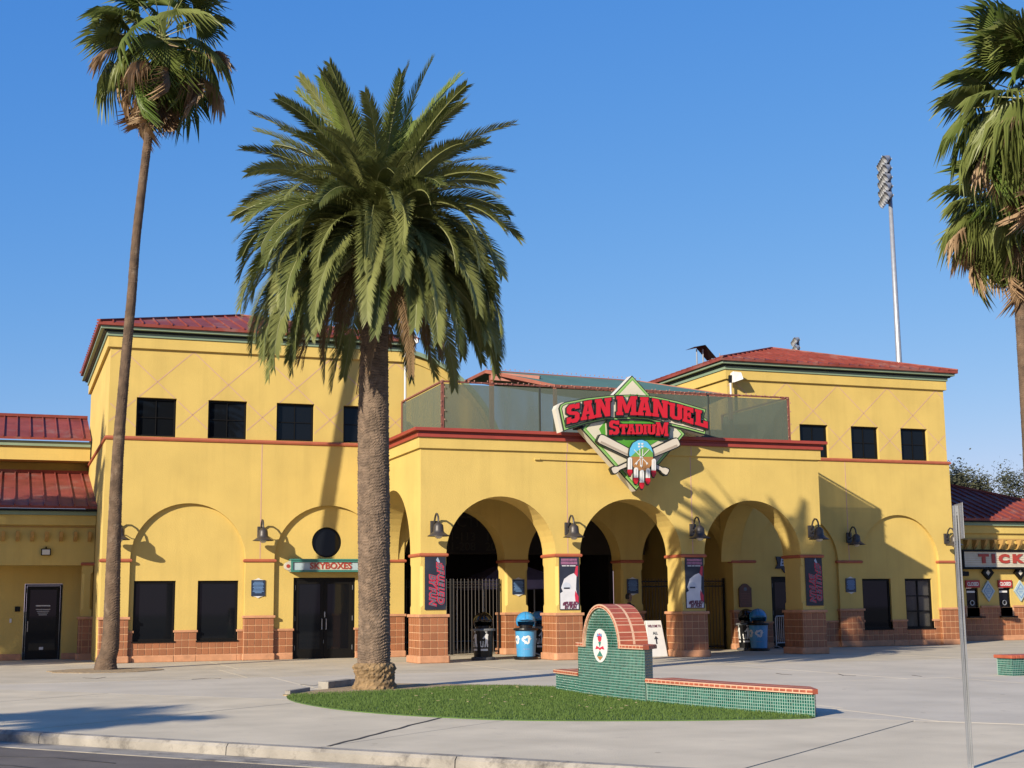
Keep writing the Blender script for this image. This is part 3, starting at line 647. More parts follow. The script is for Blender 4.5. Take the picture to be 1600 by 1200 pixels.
for a, b_ in ((r0,r1),(f0,f1),(f0,r0),(k0,r0),(f1,r1)): O('rafter', B().bar(a+Vector((0,0,-.03)),b_+Vector((0,0,-.03)),.06,.10), CW, CAN)
O('rafter', B().bar(r0+Vector((.1,-.2,-.2)),r0+Vector((1.3,-1.2,-.42)),.1,.24), CW, CAN)
for p in (f0,f1): O('post', B().box(p.x-.05,p.x+.05,p.y,p.y+.1,5.56,p.z-.05), CW, CAN)
O('post', B().box(r0.x+.1,r0.x+.22,39.7,39.82,5.56,r0.z-.1), CW, CAN)
b = B()
for i in range(34): bulb(r0.lerp(r1,i/33)+Vector((0,0,.06+rnd.uniform(0,.05))))
for i in range(40): bulb(f0.lerp(f1,i/39)+Vector((0,-.04,-.06+rnd.uniform(-.03,.03))))
O('string_lights', b, MATS['string_bulb'], CAN, kind='stuff')

# ------------------------------------------------------------------ the big sign
SG = E('stadium_sign', (16.5,35.3,4.6), 'diamond-shaped SAN MANUEL STADIUM sign with red letters, crossed bats and feathers', 'sign')
SY = 35.30
def cp(x, y, Y=SY): p = at(840+x/5.3333, 560+y/5.3333, Y); return (p.x, p.z)
SM = {n: mat('sign_'+n, c, .45, .03, 3) for n, c in dict(cream=(.72,.66,.50), lime=(.30,.52,.16), green=(.10,.36,.03), black=(.012,.016,.012), red=(.62,.010,.022), white=(.80,.79,.75),
      bat=(.70,.62,.50), shade=(.42,.34,.26), blue=(.13,.52,.78), hill=(.16,.38,.07), brown=(.44,.20,.06), side=(.74,.70,.60), purple=(.25,.12,.3)).items()}
def lay(name, pts, m, y0, y1=None, parent=None, Y=None): return O(name, B().xz([[cp(*p) for p in pts]], SY-y0, SY-y0+(y1 or .03)), SM[m], parent or SG)
def inset(P, d):
    """mitred offset of a closed 2D loop (d>0 grows it)"""
    A = sum(P[i][0]*P[(i+1)%len(P)][1]-P[(i+1)%len(P)][0]*P[i][1] for i in range(len(P))); s = 1 if A > 0 else -1; out = []
    for i in range(len(P)):
        a, p, c = Vector(P[i-1]), Vector(P[i]), Vector(P[(i+1)%len(P)]); e, f = (p-a).normalized(), (c-p).normalized()
        n1, n2 = Vector((e.y,-e.x))*s, Vector((f.y,-f.x))*s; m = n1+n2; k = m.length_squared/2
        m = m/(max(k,.35)) ; out.append(tuple(p+m*d))
    return out
DIA = [(785,143),(1228,632),(818,1105),(360,588)]
lay('diamond_box', DIA, 'side', 0, .30)
lay('diamond_edge', DIA, 'black', .02, .02); d1 = inset(DIA,-8); lay('diamond_border', d1, 'lime', .035, .015); d2 = inset(DIA,-22); lay('diamond_line', d2, 'green', .045, .01); d3 = inset(DIA,-29); lay('diamond_face', d3, 'cream', .055, .01)
lay('infield', [(560,520),(505,590),(545,680),(640,690),(820,790),(990,690),(1080,680),(1100,590),(1060,520)], 'green', .065, .01)
lay('dirt_notch', [(555,540),(560,640),(640,655),(600,560)], 'cream', .072, .007)
for x in (765,820): lay('base_mark', [(x-18,312),(x,296),(x+18,312)], 'lime', .066, .011)
BAN = [(165,420),(178,388),(215,368),(400,332),(600,310),(780,305),(960,318),(1150,358),(1390,428),(1372,492),(1400,512),(1382,642),(1230,600),(1060,560),(900,520),(780,512),(640,520),(560,518),(400,552),(232,600),(206,614)]
lay('banner_box', [(x-22 if x < 400 else x,y+3) for x,y in BAN], 'side', .05, .26); lay('banner_edge', BAN, 'black', .11, .06); lay('banner_border', inset(BAN,-7), 'lime', .122, .012); lay('banner_line', inset(BAN,-18), 'black', .13, .008); lay('banner_face', inset(BAN,-24), 'cream', .138, .008)
GL = {
 'S': [[(10,10),(10,14),(7.6,14),(7,13.2),(5.6,14),(2.2,14),(0,12),(0,8.2),(2,6.6),(6.6,5.6),(6.6,3.6),(6,3),(3.8,3),(3.4,3.6),(3.4,4.6),(0,4.6),(0,0),(2.4,0),(3,.9),(4.4,0),(8,0),(10,2),(10,6.2),(8,7.9),(3.4,8.8),(3.4,10.4),(4,11),(6,11),(6.6,10.4),(6.6,10)]],
 'A': [[(0,0),(4.4,0),(4.4,2.4),(3.6,2.4),(3.9,4),(6.1,4),(6.4,2.4),(5.6,2.4),(5.6,0),(10,0),(10,2.4),(9.3,2.4),(7.2,11.6),(7.8,11.6),(7.8,14),(2.2,14),(2.2,11.6),(2.8,11.6),(.7,2.4),(0,2.4)],[(4.3,6.2),(5,10.4),(5.7,6.2)]],
 'N': [[(0,0),(4,0),(4,2.4),(3.4,2.4),(3.4,8.4),(6.4,0),(9.2,0),(9.2,11.6),(10,11.6),(10,14),(6,14),(6,11.6),(6.6,11.6),(6.6,6.4),(3.8,14),(0,14),(0,11.6),(.8,11.6),(.8,2.4),(0,2.4)]],
 'M': [[(0,0),(3.2,0),(3.2,2.4),(2.7,2.4),(2.7,8.8),(4.3,1.6),(5.7,1.6),(7.3,8.8),(7.3,2.4),(6.8,2.4),(6.8,0),(10,0),(10,2.4),(9.4,2.4),(9.4,11.6),(10,11.6),(10,14),(7,14),(5,6.6),(3,14),(0,14),(0,11.6),(.6,11.6),(.6,2.4),(0,2.4)]],
 'U': [[(0,14),(0,11.6),(.8,11.6),(.8,2),(2.8,0),(7.2,0),(9.2,2),(9.2,11.6),(10,11.6),(10,14),(5.8,14),(5.8,11.6),(6.2,11.6),(6.2,3.4),(5.6,2.8),(4.4,2.8),(3.8,3.4),(3.8,11.6),(4.2,11.6),(4.2,14)]],
 'E': [[(0,0),(10,0),(10,5),(7,5),(7,3),(4.2,3),(4.2,5.8),(5.6,5.8),(5.6,4.8),(7.6,4.8),(7.6,9.4),(5.6,9.4),(5.6,8.4),(4.2,8.4),(4.2,11),(7,11),(7,9.8),(10,9.8),(10,14),(0,14),(0,11.6),(.9,11.6),(.9,2.4),(0,2.4)]],
 'L': [[(0,0),(10,0),(10,5.6),(6.8,5.6),(6.8,3),(4.2,3),(4.2,11.6),(5.2,11.6),(5.2,14),(0,14),(0,11.6),(.9,11.6),(.9,2.4),(0,2.4)]],
 'T': [[(2.6,0),(7.4,0),(7.4,2.4),(6.6,2.4),(6.6,11),(7.6,11),(7.6,9.4),(10,9.4),(10,14),(0,14),(0,9.4),(2.4,9.4),(2.4,11),(3.4,11),(3.4,2.4),(2.6,2.4)]],
 'D': [[(0,0),(7.4,0),(10,2.8),(10,11.2),(7.4,14),(0,14),(0,11.6),(.9,11.6),(.9,2.4),(0,2.4)],[(4,2.8),(4,11.2),(5.6,11.2),(6.6,10.2),(6.6,3.8),(5.6,2.8)]],
 'I': [[(0,0),(10,0),(10,2.4),(8,2.4),(8,11.6),(10,11.6),(10,14),(0,14),(0,11.6),(2,11.6),(2,2.4),(0,2.4)]]}
def letter(ch, x0, x1, t0, t1, b0, b1, y):
    loops = []; 
    for l in GL[ch]:
        loops.append([((x0+(x1-x0)*u/10), (b0+(b1-b0)*u/10)+((t0+(t1-t0)*u/10)-(b0+(b1-b0)*u/10))*v/14) for u,v in l])
    w = lambda L: [cp(*p) for p in L]
    if len(loops) > 1: bl = [inset(loops[0],9)]
    else: bl = [inset(loops[0],9)]
    lt = O('letter', B().xz([w(l) for l in loops], SY-y, SY-y+.05), SM['red'], SG)
    O('letter_shadow', B().xz([[cp(p[0]+2,p[1]+3) for p in l] for l in bl], SY-y+.02, SY-y+.12), SM['black'], lt)
for a in (('S',218,322,400,380,556,536),('A',335,450,372,352,526,508),('N',452,586,352,336,504,488),('M',630,800,325,325,482,482),('A',802,920,330,336,482,490),('N',926,1062,342,368,490,508),('U',1066,1182,376,400,508,530),('E',1180,1266,404,424,532,560),('L',1282,1386,430,456,560,592)): letter(*a, .24)
lay('stadium_board', [(560,520),(650,515),(655,548),(955,552),(960,532),(1068,534),(1068,668),(955,662),(950,652),(570,652)], 'black', .15, .06)
for a in (('S',572,652,524,528,644,642),('T',656,722,556,556,640,640),('A',718,786,556,556,640,640),('D',788,850,556,556,640,640),('I',852,884,557,557,640,640),('U',886,958,557,558,640,642),('M',960,1060,540,542,650,656)): letter(*a, .23)
def bat(p, q):
    p, q = Vector(p), Vector(q); d = (q-p).normalized(); n = Vector((-d.y,d.x)); L = (q-p).length
    def sh(g): 
        prof = [(-g-4,18),(0,30),(22,36),(L*.42,30),(L*.7,16),(L*.92,13),(L*.955,24),(L,26),(L+8+g,16)]
        return [tuple(p+d*t+n*(w+g)) for t,w in prof]+[tuple(p+d*t-n*(w+g)) for t,w in reversed(prof)]
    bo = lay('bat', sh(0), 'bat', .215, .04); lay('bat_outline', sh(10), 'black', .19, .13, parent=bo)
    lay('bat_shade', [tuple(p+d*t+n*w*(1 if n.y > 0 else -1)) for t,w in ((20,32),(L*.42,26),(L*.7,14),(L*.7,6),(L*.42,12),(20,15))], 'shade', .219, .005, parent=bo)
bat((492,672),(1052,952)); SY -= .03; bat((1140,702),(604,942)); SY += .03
SH = [(728,800),(735,760),(760,715),(800,692),(835,690),(875,705),(908,745),(922,790),(925,830),(915,885),(890,925),(850,945),(805,942),(765,920),(738,880)]
em = lay('emblem', inset(SH,6), 'black', .285, .06)
lay('emblem_sky', SH, 'blue', .295, .01, em)
lay('emblem_hill', [(736,830),(780,790),(830,756),(860,748),(895,765),(921,795),(923,832)], 'hill', .302, .01, em)
lay('emblem_earth', [(739,828),(923,830),(915,885),(890,925),(850,945),(805,942),(765,920),(742,880)], 'brown', .308, .01, em)
for a, b_ in (((765,770),(880,890)),((890,768),(770,892)),((812,765),(818,910)),((838,765),(830,912))): O('emblem_arrow', B().bar((*[cp(*a)[0]],SY-.313,cp(*a)[1]),(cp(*b_)[0],SY-.313,cp(*b_)[1]),.018,.008,up=(0,1,0)), SM['white'], em)
for x, y in ((785,885),(870,885),(826,905)): lay('emblem_arrow_tip', [(x-9,y-8),(x+9,y-8),(x,y+14)], 'white', .322, .006, em)
for x, y in ((808,722),(835,722),(808,745),(835,745)): lay('emblem_cloud', [(x-10,y-7),(x+10,y-7),(x+6,y+7),(x-6,y+7)], 'white', .302, .006, em)
for x, y0, y1 in ((731,838,990),(781,922,1058),(830,942,1098),(880,928,1060),(928,850,998)):
    f = lay('feather', [(x-16,y0+6),(x-6,y0-4),(x+8,y0-4),(x+16,y0+8),(x+16,y1-55),(x-17,y1-55)], 'white', .325, .03)
    lay('feather_tip', [(x-17,y1-56),(x+16,y1-56),(x+18,y1-30),(x+4,y1-2),(x-8,y1-6),(x-20,y1-34)], 'red', .325, .03, f)
    lay('feather_edge', [(x-22,y0-6),(x,y0-14),(x+22,y0),(x+22,y1-26),(x+6,y1+8),(x-10,y1+4),(x-24,y1-34)], 'black', .298, .04, f)
    lay('feather_quill', [(x-1,y0+10),(x+1,y0+10),(x+1,y1-60),(x-1,y1-60)], 'shade', .329, .004, f)
for px_, py_ in ((900,668),(1068,672)):
    p = at(px_,py_,35.6); O('mount', B().box(p.x-.05,p.x+.05,35.25,35.72,p.z-.06,p.z+.06), DARK, SG)
p = at(840,717,35.8); q = at(945,721,35.8)
cd_ = E('conduit', p, 'thin conduit on the porch wall running to the stadium sign', 'conduit')
O('pipe', B().tube([(p.x,35.86,p.z),(q.x,35.86,q.z)],.016,8), STUCCO, cd_); O('junction_box', B().tube([(p.x-.06,35.86,p.z),(p.x+.09,35.86,p.z)],.035,10), STUCCO, cd_)

# ------------------------------------------------------------------ wall lamps
def lamp_proto():
    e = E('wall_lamp', (0,0,0), 'x', 'wall lamp', 'gooseneck wall lamps on the stadium facade')
    O('back_plate', B().box(-.1,.1,-.06,0,-.02,.34), BRONZE, e, bevel=.012)
    pts = [(0,-.05,.2),(0,-.1,.34),(0,-.17,.46),(0,-.26,.52),(0,-.36,.50),(0,-.43,.42),(0,-.46,.30),(0,-.46,.22)]
    O('neck', B().tube(pts,.026,10), BRONZE, e, smooth=True)
    O('scroll', B().tube([(0,-.06,.10),(0,-.16,.17),(0,-.27,.15),(0,-.36,.2),(0,-.44,.27)],.014,8), BRONZE, e, smooth=True)
    O('shade', B().lathe([(.06,.27),(.075,.25),(.10,.23),(.125,.20),(.135,.12),(.14,.04),(.17,.0),(.24,-.05),(.30,-.085),(.30,-.095),(.235,-.062),(.15,-.02),(.05,-.01)],(0,-.46,0),28), BRONZE, e, smooth=True)
    O('globe', B().lathe([(.02,-.01),(.09,-.03),(.105,-.08),(.085,-.13),(.045,-.155),(.001,-.16)],(0,-.46,0),20), BULB, e, smooth=True)
    return e
spots = [((3.02,40.8),'gooseneck wall lamp half hidden behind the tall thin palm trunk'),((7.04,40.8),'gooseneck wall lamp between the two bays left of the SKYBOXES door'),
 ((10.84,35.9),'gooseneck wall lamp on the porch corner right of the feather palm trunk'),((14.735,35.9),'gooseneck wall lamp between the left and middle porch arches'),
 ((18.615,35.9),'gooseneck wall lamp between the middle and right porch arches'),((22.54,35.9),'gooseneck wall lamp on the right corner of the porch'),
 ((27.11,40.8),'gooseneck wall lamp in the shade on the right wing'),((31.1,40.8),'gooseneck wall lamp behind the perforated sign post')]
proto = lamp_proto()
for i, ((x,y),lb) in enumerate(spots):
    o = proto if i == 0 else copytree(proto); o.location = (x,y-.001,3.50 if y > 40 else 3.42); o['label'] = lb

# ------------------------------------------------------------------ plaques, banners and building signs
PLQ = mat('plaque_navy', (.02,.035,.075), .4, .1, 5); PBL = mat('plaque_blue', (.16,.30,.55), .5, .2, 30)
def plaque(x, y, z, lb):
    e = E('rule_plaque', (0,0,0), lb, 'plaque', 'navy notice plaques on the piers')
    O('board', B().box(-.2,.2,-.03,-.002,-.23,.23), PLQ, e)
    for i in range(9): w = (.13,.15,.16,.14,.155,.13,.15,.16,.1)[i]; O('text_line', B().box(-w,w,-.034,-.031,.16-.038*i,.18-.038*i), PBL, e)
    O('ornament', B().xz([[(-.16,.231),(-.08,.25),(0,.29),(.08,.25),(.16,.231)]],-.025,-.005).xz([[(-.16,-.231),(-.08,-.25),(0,-.29),(.08,-.25),(.16,-.231)]],-.025,-.005), WHITE, e)
    e.location = (x,y,z)
plaque(7.0,40.8,2.06,'navy notice plaque left of the SKYBOXES door'); plaque(15.08,40.85,2.06,'navy notice plaque on the inner pier seen through the left porch arch')
plaque(18.98,40.85,2.06,'navy notice plaque on the inner pier seen through the middle porch arch'); plaque(27.10,40.8,2.06,'navy notice plaque on the shaded right wing')
NAVY = mat('banner_navy', (.018,.022,.04), .55, .35, 2.5); BRED = mat('banner_red', (.62,.03,.07), .5, 0); BGR = mat('banner_slate', (.09,.13,.17), .5, .2, 8); PALE = mat('banner_white', (.74,.73,.76), .5, .06, 6); MAR = mat('banner_maroon', (.16,.03,.07), .5, .1, 5); FLASH = mat('banner_flash', (.35,.45,.6), .5, .3, 6)
def fun_banner(x, lb):
    y = PF; x0, x1, z0, z1 = x-.25, x+.33, 1.40, 2.80
    e = E('text_banner', (x,y,z0), lb, 'banner', 'dark #FUELED BY FUN banners on the outer piers')
    O('sheet', B().box(x0,x1,y-.03,y-.012,z0,z1), NAVY, e)
    O('flash', B().xz([[(x0+.36,z1-.01),(x0+.42,z1-.14),(x0+.40,z1-.26),(x0+.36,z1-.15),(x0+.31,z1-.08)]], y-.033, y-.031), FLASH, e)
    for body, dx, zc, ln in (('#FUELED',.14,2.1,1.10),('BY FUN',-.08,1.93,.84)):
        for m, bd, off in ((BRED,.026,.002),(BGR,.004,.006)):
            text('lettering' if m is BGR else 'lettering_outline', body, .24, (x+.04+dx,y-.031-off,zc), m, e, rot=(R(90),R(90),0), width=ln*(1.03 if m is BRED else 1), bold=bd, shear=.25, depth=.001)
    return e
fun_banner(10.84, 'dark #FUELED BY FUN banner on the porch corner pier beside the feather palm'); fun_banner(22.54, 'dark #FUELED BY FUN banner on the shaded right porch pier')
def player_banner(x, lb):
    y = PF; x0, x1, z0, z1 = x-.28, x+.31, 1.36, 2.80
    e = E('photo_banner', (x,y,z0), lb, 'banner', 'photo banners on the middle piers')
    O('sheet', B().box(x0,x1,y-.03,y-.012,z0,z1), NAVY, e)
    O('title_bar', B().box(x0+.06,x1-.06,y-.034,y-.031,z1-.10,z1-.04).box(x0+.05,x1-.05,y-.034,y-.031,z1-.20,z1-.12), mat('banner_mauve', (.30,.12,.22), .5, .3, 14), e)
    O('subtitle', B().box(x0+.08,x0+.2,y-.034,y-.031,z1-.25,z1-.225).box(x0+.22,x0+.30,y-.034,y-.031,z1-.25,z1-.225).box(x0+.32,x1-.1,y-.034,y-.031,z1-.25,z1-.225), PALE, e)
    O('jersey', B().xz([[(x0+.02,z0+.02),(x1-.03,z0+.02),(x1-.04,z0+.3),(x1-.10,z0+.55),(x1-.08,z0+.92),(x1-.16,z0+1.0),(x0+.30,z0+.95),(x0+.14,z0+.84),(x0+.05,z0+.6),(x0+.1,z0+.5),(x0+.02,z0+.45)]], y-.034, y-.031), PALE, e)
    O('helmet', B().xz([arc(x0+.21,z0+.62,.13,200,-20,14)], y-.038, y-.035), mat('banner_ice', (.60,.64,.72), .5, .05, 6), e); O('visor', B().box(x0+.13,x0+.30,y-.042,y-.039,z0+.57,z0+.61), NAVY, e)
    O('sleeve', B().xz([[(x1-.12,z0+.52),(x1-.03,z0+.36),(x1-.03,z0+.18),(x1-.12,z0+.2),(x1-.14,z0+.4)]], y-.038, y-.035), BRED, e)
    O('arm', B().xz([[(x1-.14,z0+.98),(x1-.05,z0+.9),(x1-.03,z0+1.2),(x1-.09,z0+1.2)]], y-.037, y-.0345), BRED, e)
    for body, z in (('#FUELED',z0+.17),('BY FUN',z0+.07)):
        text('lettering', body, .12, (x+.03,y-.044,z), MAR, e, width=.46 if body[0]=='#' else .36, bold=.008, shear=.2, depth=.001)
    return e
player_banner(14.735, 'sunlit photo banner of a player in white between the left and middle porch arches'); player_banner(18.615, 'half-shaded photo banner of a player in white between the middle and right porch arches')
# SKYBOXES
CRM = mat('sign_face_cream', (.66,.60,.47), .5, .1, 4); TEAL = mat('sign_teal', (.05,.23,.18), .5, .05, 4); LRED = mat('sign_letter_red', (.42,.05,.03), .5, .05, 4); PBLU = mat('sign_pale_blue', (.45,.57,.60), .5, .1, 4)
e = E('skyboxes_sign', (9.0,40.9,2.5), 'teal framed SKYBOXES sign over the black double door', 'sign')
O('frame', B().xz([rect(7.92,10.12,2.52,2.86),rect(7.97,10.07,2.57,2.81)], 40.58, 40.9), TEAL, e); O('face', B().box(7.975,10.065,40.62,40.88,2.575,2.805), PBLU, e)
O('face_centre', B().box(8.5,9.7,40.612,40.619,2.58,2.80), CRM, e); text('lettering', 'SKYBOXES', .25, (9.1,40.602,2.69), LRED, e, bold=.006, width=1.25, depth=.006)
O('end_scroll', B().xz([circ(7.84,2.69,.12,24)], 40.64, 40.72).xz([circ(7.93,2.69,.16,24)],40.66,40.70), CRM, e); O('end_disc', B().xz([circ(7.84,2.69,.055,18)], 40.63, 40.637), LRED, e); O('hood', B().box(7.9,10.15,40.56,40.91,2.862,2.90), TEAL, e)
e = E('door_sign', (25,40.9,2.7), 'dark shaped sign with pale BOX lettering over the shaded door behind the right porch arch', 'sign')
O('board', B().xz([[(24.25,2.62),(24.35,2.78),(24.3,3.02),(25.7,3.02),(25.6,2.78),(25.7,2.62),(25.3,2.62),(25.2,2.48),(24.6,2.48),(24.5,2.62)]],40.86,40.915), NAVY, e)
text('lettering','BOX',.34,(24.75,40.85,2.82), FLASH, e, bold=.008, shear=.2, width=.72)
e = E('hall_plaque', (23.0,40.8,1.3), 'dark bronze arched plaque on the pier behind the right porch arch', 'plaque')
O('board', B().xz([[(22.78,1.36),(23.24,1.36),(23.24,1.98)]+arc(23.01,1.96,.17,60,120,8)+[(22.78,1.98)]],40.74,40.798), mat('plaque_bronze', (.10,.04,.025), .4, .2, 9, metal=.3), e); O('seal', B().xz([circ(23.01,1.95,.06,16)],40.73,40.739), BGR, e)
for i in range(7): O('text_line', B().box(22.84,23.18,40.736,40.739,1.80-.055*i,1.812-.055*i), MATS['terrace_post'], e)
# TICKETS and CLOSED
e = E('tickets_sign', (37,43.9,2.8), 'long TICKETS sign with ribbed cream face on the ticket office', 'sign')
O('frame', B().xz([rect(34.05,39.0,2.68,3.42),rect(34.12,38.93,2.75,3.35)], 43.72, 43.98), FRAME, e)
for i in range(7): O('face_slat', B().box(34.13,38.92,43.78,43.84,2.76+i*.084,2.835+i*.084), CRM, e)
text('lettering','TICKETS',.42,(36.6,43.76,3.06), LRED, e, bold=.03, space=1.5, width=3.6, depth=.012)
O('end_scroll', B().xz([circ(33.98,3.05,.27,28)],43.80,43.86), CRM, e); O('end_disc', B().xz([circ(33.92,3.05,.1,18)],43.78,43.79), LRED, e)
for i, x in enumerate((34.6,36.1,37.57)):
    nm = ('leftmost','middle','rightmost')[i]
    c = E('closed_sign', (x,44,2), f'red CLOSED sign over the {nm} ticket window', 'sign', 'red CLOSED signs over the ticket windows')
    O('board', B().box(x-.32,x+.32,43.93,43.99,1.99,2.27), mat('closed_red', (.42,.025,.025), .5, .05, 4), c); text('lettering','CLOSED',.19,(x,43.925,2.12), WHITE, c, bold=.006, width=.52, depth=.002)
for i, x in enumerate((35.3,36.8)):
    nm = ('left','right')[i]
    c = E('diamond_plaque', (x,44,1.6), f'pale blue diamond plaque {("between the first two","right of the second")[i]} ticket windows', 'plaque', 'blue diamond plaques on the ticket office')
    O('board', B().xz([[(x-.3,1.86),(x,1.46),(x+.3,1.86),(x,2.26)]],43.93,43.99), PBLU, c); O('ring', B().xz([[(x-.22,1.86),(x,1.57),(x+.22,1.86),(x,2.15)],[(x-.19,1.86),(x,1.61),(x+.19,1.86),(x,2.11)]],43.92,43.929), PBL, c)
    for k in range(4): O('text_line', B().box(x-.12+.02*abs(k-1),x+.12-.02*abs(k-1),43.924,43.9285,1.95-k*.06,1.97-k*.06), PBL, c)
    c = E('diamond_light', (x,44,2.5), f'small diamond wall light over the {("first","second")[i]} blue diamond plaque', 'light', 'diamond wall lights on the ticket office')
    O('frame', B().xz([[(x-.26,2.55),(x,2.28),(x+.26,2.55),(x,2.82)],[(x-.12,2.55),(x,2.42),(x+.12,2.55),(x,2.68)]],43.86,43.99), FRAME, c); O('lens', B().xz([[(x-.125,2.55),(x,2.415),(x+.125,2.55),(x,2.685)]],43.9,43.95), BULB, c)
c = E('speaker', (34.3,44,2.7), 'small black loudspeaker left of the first diamond wall light', 'speaker'); O('case', B().box(34.0,34.32,43.75,43.98,2.42,2.60), DARK, c, bevel=.03); O('grille', B().box(34.02,34.30,43.74,43.749,2.44,2.58), FRAME, c)
# ------------------------------------------------------------------ iron gates
def gate(x0, x1, y, h, lb):
    e = E('iron_gate', ((x0+x1)/2,y,0), lb, 'gate', 'black iron picket gates of the inner arcade')
    O('gate_frame', B().box(x0,x1,y-.02,y+.02,.08,.13).box(x0,x1,y-.02,y+.02,h-.28,h-.24).box(x0,x1,y-.02,y+.02,h-.12,h-.08).box(x0,x0+.06,y-.03,y+.03,.02,h).box(x1-.06,x1,y-.03,y+.03,.02,h).box((x0+x1)/2-.04,(x0+x1)/2+.04,y-.03,y+.03,.02,h), DARK, e)
    n = int((x1-x0)/.115); me = B().tube([(0,0,.05),(0,0,h-.03),(0,0,h)],[.0095,.0095,.002],6).mesh('picket'); me.materials.append(BRONZE)
    for i in range(1,n):
        x = x0+(x1-x0)*i/n
        if abs(x-(x0+x1)/2) < .05: continue
        p = O('picket', me, None, e); p.matrix_parent_inverse = INV[e.name] @ Matrix.Translation((x,y-.025,0))
    b = B()
    for i in range(n): b.lathe([(.012,-.012),(.03,0),(.012,.012)],(x0+(x1-x0)*(i+.5)/n,y-.02,h-.18),8)
    O('ring_row', b, BRONZE, e); return e
gate(11.45,14.60,41.2,2.32,'black iron picket gate closing the left bay behind the porch')
gate(19.42,22.54,41.3,2.32,'black iron picket gate in the dark right bay behind the porch')

# ------------------------------------------------------------------ litter and recycling bins with helmet lids
def bin_(x, y, rz, body, lid, sym, lb):
    e = E('waste_bin', (0,0,0), lb, 'bin', 'round bins with batting-helmet lids')
    O('base', B().lathe([(.30,0),(.32,.02),(.32,.07),(.27,.09)],n=28), mat('bin_base', (.07,.07,.075), .7, .1, 5) if body is DARKB else DARKB, e, smooth=False)
    O('body', B().lathe([(.245,.085),(.285,.80),(.285,.82)],n=32), body, e, smooth=False)
    O('rim', B().lathe([(.285,.80),(.325,.80),(.335,.825),(.325,.86),(.22,.87)],n=32), DARKB if body is not DARKB else mat('rim_grey', (.16,.165,.17), .4, .1, 5), e)
    # helmet: dome with face opening towards -Y, brim and ear flap
    b = B(); n, m = 28, 12; idx = {}
    for j in range(m+1):
        for i in range(n+1):
            th = math.pi*.5*j/m*1.35; ph = 2*math.pi*i/n
            idx[i,j] = len(b.v); b.v.append((.265*math.sin(th)*math.sin(ph), -.30*math.sin(th)*math.cos(ph)+.02, 1.05+.27*math.cos(th)))
    for j in range(m):
        for i in range(n):
            ph = abs(((i+.5)/n+.5)%1-.5)*360
            if j >= m*.70 and ph < 62: continue
            b.f.append((idx[i,j],idx[i+1,j],idx[i+1,j+1],idx[i,j+1]))
    h = O('helmet_lid', b, lid, e, smooth=True); sm = h.modifiers.new('thick','SOLIDIFY'); sm.thickness = .015
    O('brim', B().prism([[(-.2,-.19),(-.16,-.30),(0,-.36),(.16,-.30),(.2,-.19),(0,-.25)]], lambda a,c: (a,c-.03,1.10+.02*(1-abs(a)*4)), lambda a,c: (a,c-.03,1.085+.02*(1-abs(a)*4))), lid, h)
    O('inside_funnel', B().lathe([(.17,.86),(.17,.93),(.16,.95)],n=20), DARKB, h)
    def wrap(pts, dphi):
        b = B(); c = .009; f = lambda a,z: ((.2475+.04*(z-.085)/.715)*math.sin(a/.265+dphi), -(.2475+.04*(z-.085)/.715)*math.cos(a/.265+dphi), z)
        x0, x1 = min(p[0] for p in pts), max(p[0] for p in pts); z0, z1 = min(p[1] for p in pts), max(p[1] for p in pts)
        nx, nz = int((x1-x0)/c)+1, int((z1-z0)/c)+1
        for i in range(nx):
            for j in range(nz):
                a, z = x0+(i+.5)*c, z0+(j+.5)*c
                if inside(a, z, pts): b.add([f(a-c/2,z-c/2),f(a+c/2,z-c/2),f(a+c/2,z+c/2),f(a-c/2,z+c/2)],[(0,1,2,3)])
        bm = bmesh.new(); me = b.mesh('mark', False); bm.from_mesh(me); bmesh.ops.remove_doubles(bm, verts=bm.verts, dist=.001); bm.to_mesh(me); bm.free(); return me
    for dphi in (0,-1.15):
        if sym == 'recycle':
            for k in range(3):
                a = R(90+120*k)
                def rot(p): return (p[0]*math.cos(a)-p[1]*math.sin(a), .55+p[0]*math.sin(a)+p[1]*math.cos(a))
                O('recycle_mark', wrap([rot(p) for p in ((-.085,.045),(-.02,.125),(.04,.125),(.075,.075),(.105,.09),(.075,.015),(.0,.035),(.03,.05),(.01,.08),(-.035,.02))], dphi), WHITE, e)
            O('print_line', wrap([(-.09,.28),(.09,.28),(.09,.31),(-.09,.31)], dphi), PBL, e)
        else:
            O('litter_mark', wrap([(.0,.36),(.035,.36),(.04,.5),(.07,.36),(.105,.36),(.09,.55),(.1,.7),(.05,.74),(-.02,.64),(-.05,.6),(-.03,.58),(.02,.62),(.02,.52)], dphi), WHITE, e)
            O('litter_mark', wrap([(.04+.035*math.cos(t*.7),.79+.035*math.sin(t*.7)) for t in range(9)], dphi), WHITE, e)
            O('litter_mark', wrap([(-.1,.36),(-.03,.36),(-.02,.52),(-.045,.52),(-.05,.40),(-.085,.40),(-.09,.52),(-.115,.52)], dphi), WHITE, e)
            O('print_line', wrap([(-.1,.26),(.1,.26),(.1,.31),(-.1,.31)], dphi), WHITE, e)
    e.location = (x,y,0); e.rotation_euler = (0,0,rz); e.scale = (1.05,1.05,1.0); return e
DARKB = mat('bin_black', (.010,.010,.011), .35, .1, 5, spec=.3); BLUEB = mat('bin_blue', (.07,.33,.62), .35, .08, 4); LIDB = mat('lid_blue', (.05,.30,.62), .15, .05, 4); LIDK = mat('lid_black', (.01,.01,.011), .1, 0)
p = at(755,1020,37.2); bin_(p.x,37.2,-.2,DARKB,LIDK,'litter','black litter bin with glossy black helmet lid in front of the iron gate')
p = at(822,1020,36.9); bin_(p.x,36.9,-.3,BLUEB,LIDB,'recycle','sunlit light blue recycling bin with helmet lid left of the second porch pier')
